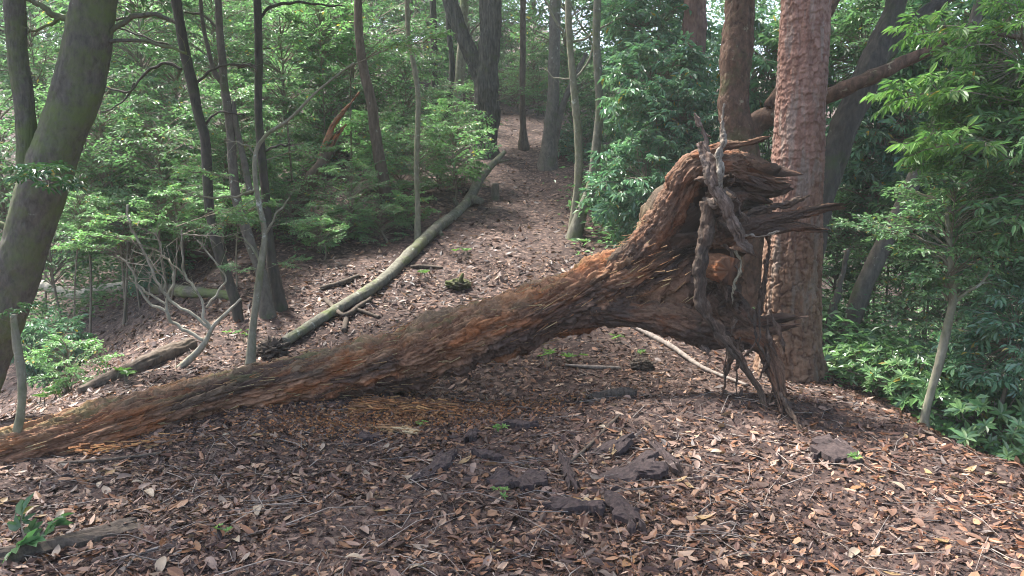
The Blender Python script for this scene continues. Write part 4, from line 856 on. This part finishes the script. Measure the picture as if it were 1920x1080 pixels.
fallen('fallen_stick', 'thin dark twig crossing the litter at the front centre', [g(930, 1020, 2.5), g(990, 1045, 2.5), g(1080, 1062, 2)], 'deadwood', 8, .1, 'stick')
fallen('fallen_stick', 'thin pale stick under the raised log beside the ferny plants', [g(1060, 684, 3), g(1110, 688, 3.5), g(1165, 690, 3)], 'deadwood', 8, .1, 'stick')

# ------------------------------------------------------------------ shrubs
def shrub(label, cm, px, py, Y, sc, az=0., group=None, name='shrub', sr=.014, cat='shrub', lean=.15, sz=1.0):
    c = at(px, py, Y); bx, by = c[0] + lean * math.cos(az * 3), Y + lean * math.sin(az * 3); hb = float(height(bx, by))
    base = np.array([bx, by, hb]); root_ = thing(name, label, cat, base, group)
    if c[2] < hb + .15: c = np.array([c[0], c[1], hb + .15])
    mid = (base + c) / 2 + np.array([.06 * math.sin(az * 5), .05 * math.cos(az * 7), 0])
    link('stem', tube([-np.array([0, 0, .08]), mid - base, c - base], [sr * 1.3, sr, sr * .7], 7, .08, .1, 8., az, (0, 0, 0), [M['twig']], 'shrub_stem'), root_)
    link('crown', cm, root_, tuple(c - base), (0, 0, az), (sc, sc, sc * sz)); return root_
LG = 'small-leaved shrubs in the left thicket'
for k, (px, py, Y, sc, lb) in enumerate([(250, 260, 11, 1.1, 'leafy green shrub between the big leaning trunk and the first slender tree'), (150, 330, 10, 1., 'leafy green shrub directly right of the big leaning trunk'),
        (330, 170, 13, 1.3, 'tall shrub crown seen through the first slender tree, above mid height'), (470, 110, 14.5, 1.4, 'distant shrub crown behind the straight dark upright trunk'), (600, 120, 15, 1.4, 'distant shrub crown behind the long arching stem'),
        (545, 390, 10.2, .4, 'leafy shrub half covering the broken snag trunk'), (660, 310, 14, .9, 'leafy shrub right behind the orange splintered tip'), (430, 330, 11.5, 1., 'leafy shrub filling the gap between the two slender trees'),
        (700, 90, 16, 1.4, 'distant shrub crown behind the brown trunk at the top edge'), (750, 330, 12.5, .8, 'leafy shrub between the brown trunk and the thin pale stem'), (230, 400, 10, .9, 'leafy shrub above the pale spreading one on the left'),
        (110, 200, 14, 1.4, 'distant shrub crown between the two stems of the leaning tree'), (60, 80, 13, 1.3, 'shrub crown in the top left corner behind the twin stems'), (560, 40, 17, 1.5, 'distant shrub crown at the top edge left of the brown trunk'),
        (330, 40, 15, 1.4, 'shrub crown at the top edge around the first slender tree'), (500, 220, 13, 1., 'leafy shrub behind the bend of the arching sapling'), (90, 420, 11, 1.1, 'leafy shrub low behind the big leaning trunk'),
        (340, 380, 10.5, .8, 'leafy shrub left of the first slender tree at mid height'), (620, 200, 14.5, 1.1, 'leafy shrub above and behind the orange splintered tip'), (760, 200, 16, 1.2, 'leafy shrub behind the upper thin pale stem'),
        (820, 290, 12.6, .75, 'leafy shrub left of the foot of the forked tree'), (200, 100, 12.5, 1.2, 'shrub crown beside the top of the big leaning trunk'),
        (455, 310, 9.8, .5, 'nearer leafy shrub left of the snag splinters'), (660, 370, 10.4, .62, 'nearer leafy shrub at the foot of the brown trunk'), (425, 240, 9.8, .65, 'nearer leafy shrub crossing the second slender trunk'),
        (300, 320, 9.2, .8, 'nearer leafy shrub above the bare forked shrub'), (190, 240, 9.6, .85, 'nearer leafy shrub touching the big leaning trunk edge'), (530, 130, 11.5, .95, 'leafy shrub crossing the top of the straight dark trunk'),
        (660, 50, 12.5, 1., 'leafy crown hanging in front of the brown trunk top'), (780, 300, 11.2, .6, 'leafy shrub crossing the middle of the thin pale stem'), (0, 290, 11, 1.1, 'leafy shrub at the left edge behind the leaning trunk'), (260, 40, 11, 1., 'leafy crown left of the slender tree at the top edge'), (400, 60, 11.5, .9, 'leafy crown between the slender tops at the top edge')]):
    shrub(lb, LAY[k % 3], px, py, Y, sc, k * 1.7, LG)
shrub('bright leafy sapling crown drooping over the top of the mossy pole', LAYF[0], 850, 290, 11.6, .85, .5)
for k, (px, py, Y, sc, lb) in enumerate([(650, 420, 10.2, .5, 'pale green spray shrub left of the brown trunk foot'), (690, 350, 11.4, .65, 'pale green spray shrub behind the brown trunk middle'), (855, 235, 12.8, .7, 'pale green spray shrub crossing the left stem of the forked tree'), (765, 395, 10.6, .5, 'pale green spray shrub at the thin pale stem foot'),
        (600, 440, 9.6, .42, 'pale green spray shrub in front of the snag foot'), (450, 390, 8.6, .5, 'pale green spray shrub crossing the first slender trunk'), (330, 400, 8.4, .55, 'pale green spray shrub over the bare forked shrub'), (150, 405, 8.6, .5, 'pale green spray shrub right of the leaning trunk, over the bleached log'), (700, 260, 12.5, .8, 'pale green spray shrub right of the orange splinters'), (455, 190, 10.5, .6, 'pale green spray shrub under the left bend of the arching stem'), (600, 60, 11.5, .9, 'pale green spray crown at the top edge over the arching stem')]):
    shrub(lb, LAYF[k % 2], px, py, Y, sc, k * 1.9 + .4, 'pale green spray shrubs left of the path', sr=.009)
shrub('low feathery shrub touching the mossy pole from the left', LAY[1], 715, 455, 10.2, .42, 2.)
shrub('low leafy shrub at the foot of the broken snag', LAY[2], 590, 470, 10., .5, 4.)
shrub('low shrub between the straight dark trunk and the snag', LAY[0], 530, 440, 10.5, .5, 1.)
shrub('pale green spreading shrub above the bleached log', LAYF[0], 240, 420, 9.6, .85, 1.4)
shrub('dark low bush in the hollow under the bleached log', BROAD[1], 90, 650, 8.4, .42, .7)
shrub('dark leafy bush between the two logs of the left hollow', BROAD[0], 300, 510, 11, .5, 2.2)
shrub('bright fresh green bush on the left slope below the bleached log', LAYF[0], 130, 690, 6.7, .5, 3.)
for k, (px, py, Y, sc, lb) in enumerate([(90, 60, 21, 1.2, 'distant broad tree crown behind the twin stems at top left'), (300, 20, 23, 1.3, 'distant tree crown above the first slender tree'), (470, 30, 24, 1.2, 'distant tree crown behind the straight dark trunk top'), (640, 0, 25, 1.3, 'distant tree crown at the top edge behind the brown trunk'), (190, 150, 19, .9, 'distant tree crown right of the big leaning trunk'), (800, -20, 27, 1.3, 'distant tree crown at the top edge left of the forked tree')]):
    shrub(lb, CANOPY[k % 2], px, py, Y, sc, k * 1.1, 'distant trees on the left hillside', 'tree', .07, 'tree')
CG = 'shrubs beyond the path top'
for k, (px, py, Y, sc, lb) in enumerate([(770, 60, 20, 1.6, 'distant shrub behind the thin pale stem at the top edge'), (1000, 60, 21, 1.7, 'distant shrub just right of the forked tree at the top edge'), (1180, 60, 15, 1.2, 'tall shrub right of the mossy pale stem at the top edge'),
        (960, 110, 23, 1.6, 'hazy shrub closing the view at the path top'), (1180, 210, 14, .9, 'shadowed shrub behind the mossy pale stem'), (1060, 30, 18, 1.5, 'distant shrub behind the wavy pale stem top'), (880, 60, 22, 1.6, 'distant shrub seen through the fork of the dark tree'),
        (965, 150, 20, .9, 'shrub overhanging the very top of the path'), (1010, 175, 19, .6, 'low shrub closing the path top on the right'), (1075, 170, 15, .8, 'shadowed shrub between the grey trunk and the wavy stem'), (1000, 150, 19, .8, 'shrub beside the thin trunk at the path top')]):
    shrub(lb, LAY[(k + 1) % 3], px, py, Y, sc, k * 2.1, CG)
shrub('low glossy bush at the foot of the mossy curved stem, right of the path', BROAD[1], 1165, 395, 9.6, .32, 2.6)
shrub('low dark bush beside the grey trunk at the path bend', BROAD[0], 1090, 290, 14.5, .5, 1.1)
shrub('low leafy bush left of the path by the short cut stump', LAY[2], 870, 350, 12.6, .4, .9)
shrub('glossy broad-leaved shrub, lowest one left of the root plate', BROAD[0], 1215, 345, 8.7, .6, .4)
shrub('glossy broad-leaved shrub, the upper one beside the reddish trunk', BROAD[1], 1240, 165, 9.2, .68, 1.9)
shrub('glossy broad-leaved shrub overlapping the gnarled tree at mid height', BROAD[0], 1275, 235, 8.8, .5, 3.3)
shrub('glossy broad-leaved shrub at the top edge left of the reddish trunk', BROAD[1], 1225, 60, 11.2, .8, 5.)
shrub('dark glossy bush in the hollow behind the mossy stem', BROAD[1], 1215, 260, 11.5, .7, 2.)
RG = 'shrubs down the right slope'
for k, (px, py, Y, sc, lb) in enumerate([(1640, 430, 9.5, .95, 'leafy shrub behind the blotched leaning trunk'), (1840, 440, 8.2, .9, 'leafy shrub behind the upper part of the right sapling'), (1580, 330, 11, 1., 'leafy shrub just right of the red pine at mid height'), (1730, 330, 10, 1.1, 'leafy shrub left of the overhanging long leaves'),
        (1850, 300, 9, 1., 'broad-leaved shrub behind the overhanging long leaves'), (1620, 120, 11, 1.1, 'leafy crown behind the fork of the leaning tree'), (1750, 200, 9.5, 1., 'leafy crown under the long limb tip'), (1860, 60, 9, 1., 'broad-leaved crown in the top right corner'),
        (1700, 520, 8.5, .7, 'shadowed shrub left of the right sapling'), (1890, 520, 8, .8, 'shadowed shrub right of the right sapling'), (1560, 60, 12, 1.1, 'leafy crown between the red pine top and the leaning tree'), (1440, 120, 12, 1., 'leafy crown between the gnarled tree and the red pine'),
        (1570, 480, 10, .8, 'broad-leaved shrub touching the red pine trunk on its right'), (1430, 330, 12, .9, 'leafy shrub seen between the gnarled tree and pine, above the roots'), (1690, 60, 10, 1., 'leafy crown at the top edge over the long limb'), (1660, 250, 9, .7, 'leafy shrub below the long limb, right of the leaning tree'), (1780, 620, 7.5, .7, 'dim shrub behind the lower right sapling')]):
    shrub(lb, [LAY[0], LANCE[1], LAY[2], BROAD[1]][k % 4], px, py, Y, sc, k * 1.3, RG)
shrub('rosette-leaved shrub at the foot of the red pine', RHODO[0], 1625, 700, 6.2, .85, .3, sz=.8)
shrub('rosette-leaved shrub in the front right corner below the pale sapling', RHODO[1], 1700, 790, 5.5, .8, 1.5, sz=.8)
shrub('large rosette-leaved shrub at the right edge beyond the litter slope', RHODO[0], 1840, 810, 5.2, 1.05, 2.9)
shrub('rosette-leaved shrub low at the far right edge', RHODO[1], 1930, 880, 4.9, .9, 4.)
shrub('broad glossy spray of leaves at right edge above the rosette shrubs', BROAD[0], 1910, 640, 5.0, .42, 4.9)
# overhanging branches at the right edge, of a tree just outside the picture
tree('overhanging_tree', 'long-leaved tree whose bright branches hang in from the right edge', [(2080, 900, 80), (2070, 500, 70), (2060, 200, 60), (2060, 0, 50)], 'brown', 5.2, 3, 16,
     branches=[[(2065, 330, 18), (1980, 310, 12), (1900, 300, 8), (1800, 290, 5)], [(2060, 120, 18), (1960, 80, 12), (1860, 60, 8), (1760, 50, 5)]],
     crowns=[(LANCE[0], 1925, 120, 0., .52, .3), (LANCE[0], 1890, 270, .2, .5, 1.9), (LANCE[1], 1970, 350, -.3, .6, 3.2), (LANCE[0], 1850, 200, .5, .3, 4.4)],
     sprays=[(SPRB[1], 1900, 190, -.2, .7, 3.0, -.05), (SPRB[1], 1910, 290, -.2, .7, 3.3, -.05), (SPRB[1], 1900, 90, -.1, .6, 2.9, .1)])

# ------------------------------------------------------------------ seedlings
def seedling(label, px, py, sc, pal, seed, leaf=.06, n=4):
    rg = np.random.default_rng(seed); c = Crown(rg); bo = [make_rosette_bough(rg, 6, .5) for _ in range(3)]
    for i in range(n): 
        pp = np.array([rg.normal() * .06, rg.normal() * .05, .02]); c.seg(pp * np.array([1, 1, -.5]), pp, .003, .002)
        c.add(bo[i % 3], pp, rotm(rg.random() * 6.3, rg.uniform(.9, 1.5), 0), .12, leaf, pal)
    b = gnd(px, py); o = link('seedling', c.mesh('seedling', .42, M['leaf'], 1, .25), None, tuple(b), (0, 0, seed), sc); return tag(o, label, 'plant')
FP = ((.10, .20, .05), (.17, .30, .07))
rg = np.random.default_rng(4); cr = Crown(rg); bo = make_bough(rg, 1., 3, 2, .35, 45, .2, 50)
for az_, pt_ in ((.3, .75), (2.4, .9), (-1.2, .5)): cr.add(bo, np.zeros(3), rotm(az_, pt_, rg.normal() * .4), .17, .075, ((.06, .13, .055), (.09, .18, .07)))
b = gnd(60, 1030); tag(link('seedling', cr.mesh('seedling', .52, M['leaf'], 1, .2), None, tuple(b)), 'leafy seedling with broad leaves at the bottom left corner', 'plant')
for k, (px, py, sc, lb) in enumerate([(1030, 680, 1., 'ferny green plant under the raised log, left of its twin'), (1075, 682, .9, 'ferny green plant under the raised log beside the pale stick'), (1152, 642, .7, 'tiny green plant high under the raised log'),
        (1195, 668, .6, 'tiny green plant just above the dark clod'), (925, 815, .6, 'small green seedling amid the bark chips'), (940, 930, .45, 'tiny bright green sprout before the square bark pieces'), (415, 1005, .4, 'tiny green sprout in the left foreground litter'),
        (790, 803, .45, 'tiny green sprout below the log beside the pale chip'), (1090, 465, 1.2, 'green plant at the foot of the twin pale stems'), (870, 480, 1., 'small green plant beside the mossy stump'), (1385, 555, .8, 'small green plant seen through the torn roots'),
        (790, 520, .9, 'small green plant right of the mossy pole middle'), (440, 640, 1., 'small green plant behind the bare shrub fork'), (230, 720, 1.1, 'low green plant on the short weathered log'), (90, 760, 1.2, 'low green plant at the left edge above the log end'), (1600, 870, .5, 'tiny pale green sprout on the right slope')]):
    seedling(lb, px, py, sc, FP, k + 2)

# ------------------------------------------------------------------ far wood: one uncountable mass of leaves on the hillside
rng = np.random.default_rng(99); nc, per = 700, 230
ang = rng.uniform(-.78, .78, nc); r = rng.uniform(22, 48, nc); cx_, cy_ = r * np.sin(ang), r * np.cos(ang)
cz = height(cx_, cy_) + rng.random(nc) ** .65 * (5 + .30 * r)
ctr = np.stack([cx_, cy_, cz], -1); q = nrmz(rng.normal(size=(nc, per, 3))) * rng.random((nc, per, 1)) ** .5
b = (ctr[:, None] + q * rng.uniform(.7, 1.7, (nc, 1, 1)) * np.array([1.15, 1.15, .6])).reshape(-1, 3); n = len(b)
th = rng.random(n) * 6.28; d = np.stack([np.cos(th), np.sin(th), rng.normal(size=n) * .4 - .35], -1)
c = np.repeat(np.array(PAL_UND[0]) + rng.random((nc, 1)) * (np.array(PAL_UND[1]) - np.array(PAL_UND[0])), per, 0) * rng.uniform(.75, 1.25, (n, 1))
V, F4, F3, kk = leaf_arrays(b, d, np.array([0, 0, 1.]) + rng.normal(size=(n, 3)) * .4, rng.uniform(.12, .24, n), .5, 0)
o = link('far_wood', mesh_from('far_wood', V, None, F3, np.repeat(c, kk, 0), False, [M['leaf']])); tag(o, 'hazy green mass of leaves on the far hillside', None, None, 'stuff')

# undergrowth of low leaves off the path
rng = np.random.default_rng(123); nc, per = 1500, 80
ang = rng.uniform(-.75, .75, nc * 3); r = 8.5 * (34 / 8.5) ** rng.random(nc * 3); x, y = r * np.sin(ang), r * np.cos(ang)
keep = (np.abs(x - .2) > .95 + .005 * y) & ~((x < 0) & (x > -3.3) & (y < 14.5)) & ~((x < -2.5) & (y < 10.6)); x, y = x[keep][:nc], y[keep][:nc]
xe, ye = rng.uniform(2.9, 7.5, 260), rng.uniform(5., 10.5, 260); ke = xe > 2.9 + .0 * ye; x, y = np.concatenate([x, xe[ke]]), np.concatenate([y, ye[ke]]); nc = len(x)
ctr = np.stack([x, y, height(x, y) + .12 + rng.random(nc) * (.45 + .9 * sst(13, 20, y))], -1); q = nrmz(rng.normal(size=(nc, per, 3))) * rng.random((nc, per, 1)) ** .5
b = (ctr[:, None] + q * rng.uniform(.3, .7, (nc, 1, 1)) * np.array([1.2, 1.2, .5])).reshape(-1, 3); b[:, 2] = np.maximum(b[:, 2], height(b[:, 0], b[:, 1]) + .03); n = len(b)
th = rng.random(n) * 6.28; d = np.stack([np.cos(th), np.sin(th), rng.normal(size=n) * .3 - .1], -1)
c = np.repeat(np.array(PAL_DEEP[0]) + rng.random((nc, 1)) * (np.array(PAL_UND[1]) - np.array(PAL_DEEP[0])), per, 0) * rng.uniform(.75, 1.25, (n, 1))
V, F4, F3, kk = leaf_arrays(b, d, np.array([0, 0, 1.]) + rng.normal(size=(n, 3)) * .35, rng.uniform(.05, .125, n), .48, 0)
o = link('undergrowth', mesh_from('undergrowth', V, None, F3, np.repeat(c, kk, 0), False, [M['leaf']])); tag(o, 'low leafy undergrowth spreading over the slopes off the path', None, None, 'stuff')

# ------------------------------------------------------------------ damp air under the trees
hx, hy0, hy1, hz0, hz1 = 60, -10, 75, -9, 24
V = np.array([(x, y, z) for x in (-hx, hx) for y in (hy0, hy1) for z in (hz0, hz1)], float)
hm = bpy.data.materials.new('damp_air'); hm.use_nodes = True; nt = hm.node_tree; nt.nodes.clear()
pv = nd(nt, 'ShaderNodeVolumePrincipled'); pv.inputs['Color'].default_value = (.9, .95, .97, 1); pv.inputs['Density'].default_value = .0017; pv.inputs['Anisotropy'].default_value = .2
ou = nd(nt, 'ShaderNodeOutputMaterial'); nt.links.new(pv.outputs[0], ou.inputs['Volume'])
o = link('haze', mesh_from('haze', V, np.array([(0, 1, 3, 2), (4, 6, 7, 5), (0, 4, 5, 1), (2, 3, 7, 6), (0, 2, 6, 4), (1, 5, 7, 3)]), None, None, False, [hm])); tag(o, 'thin damp haze hanging between the trees', None, None, 'stuff')
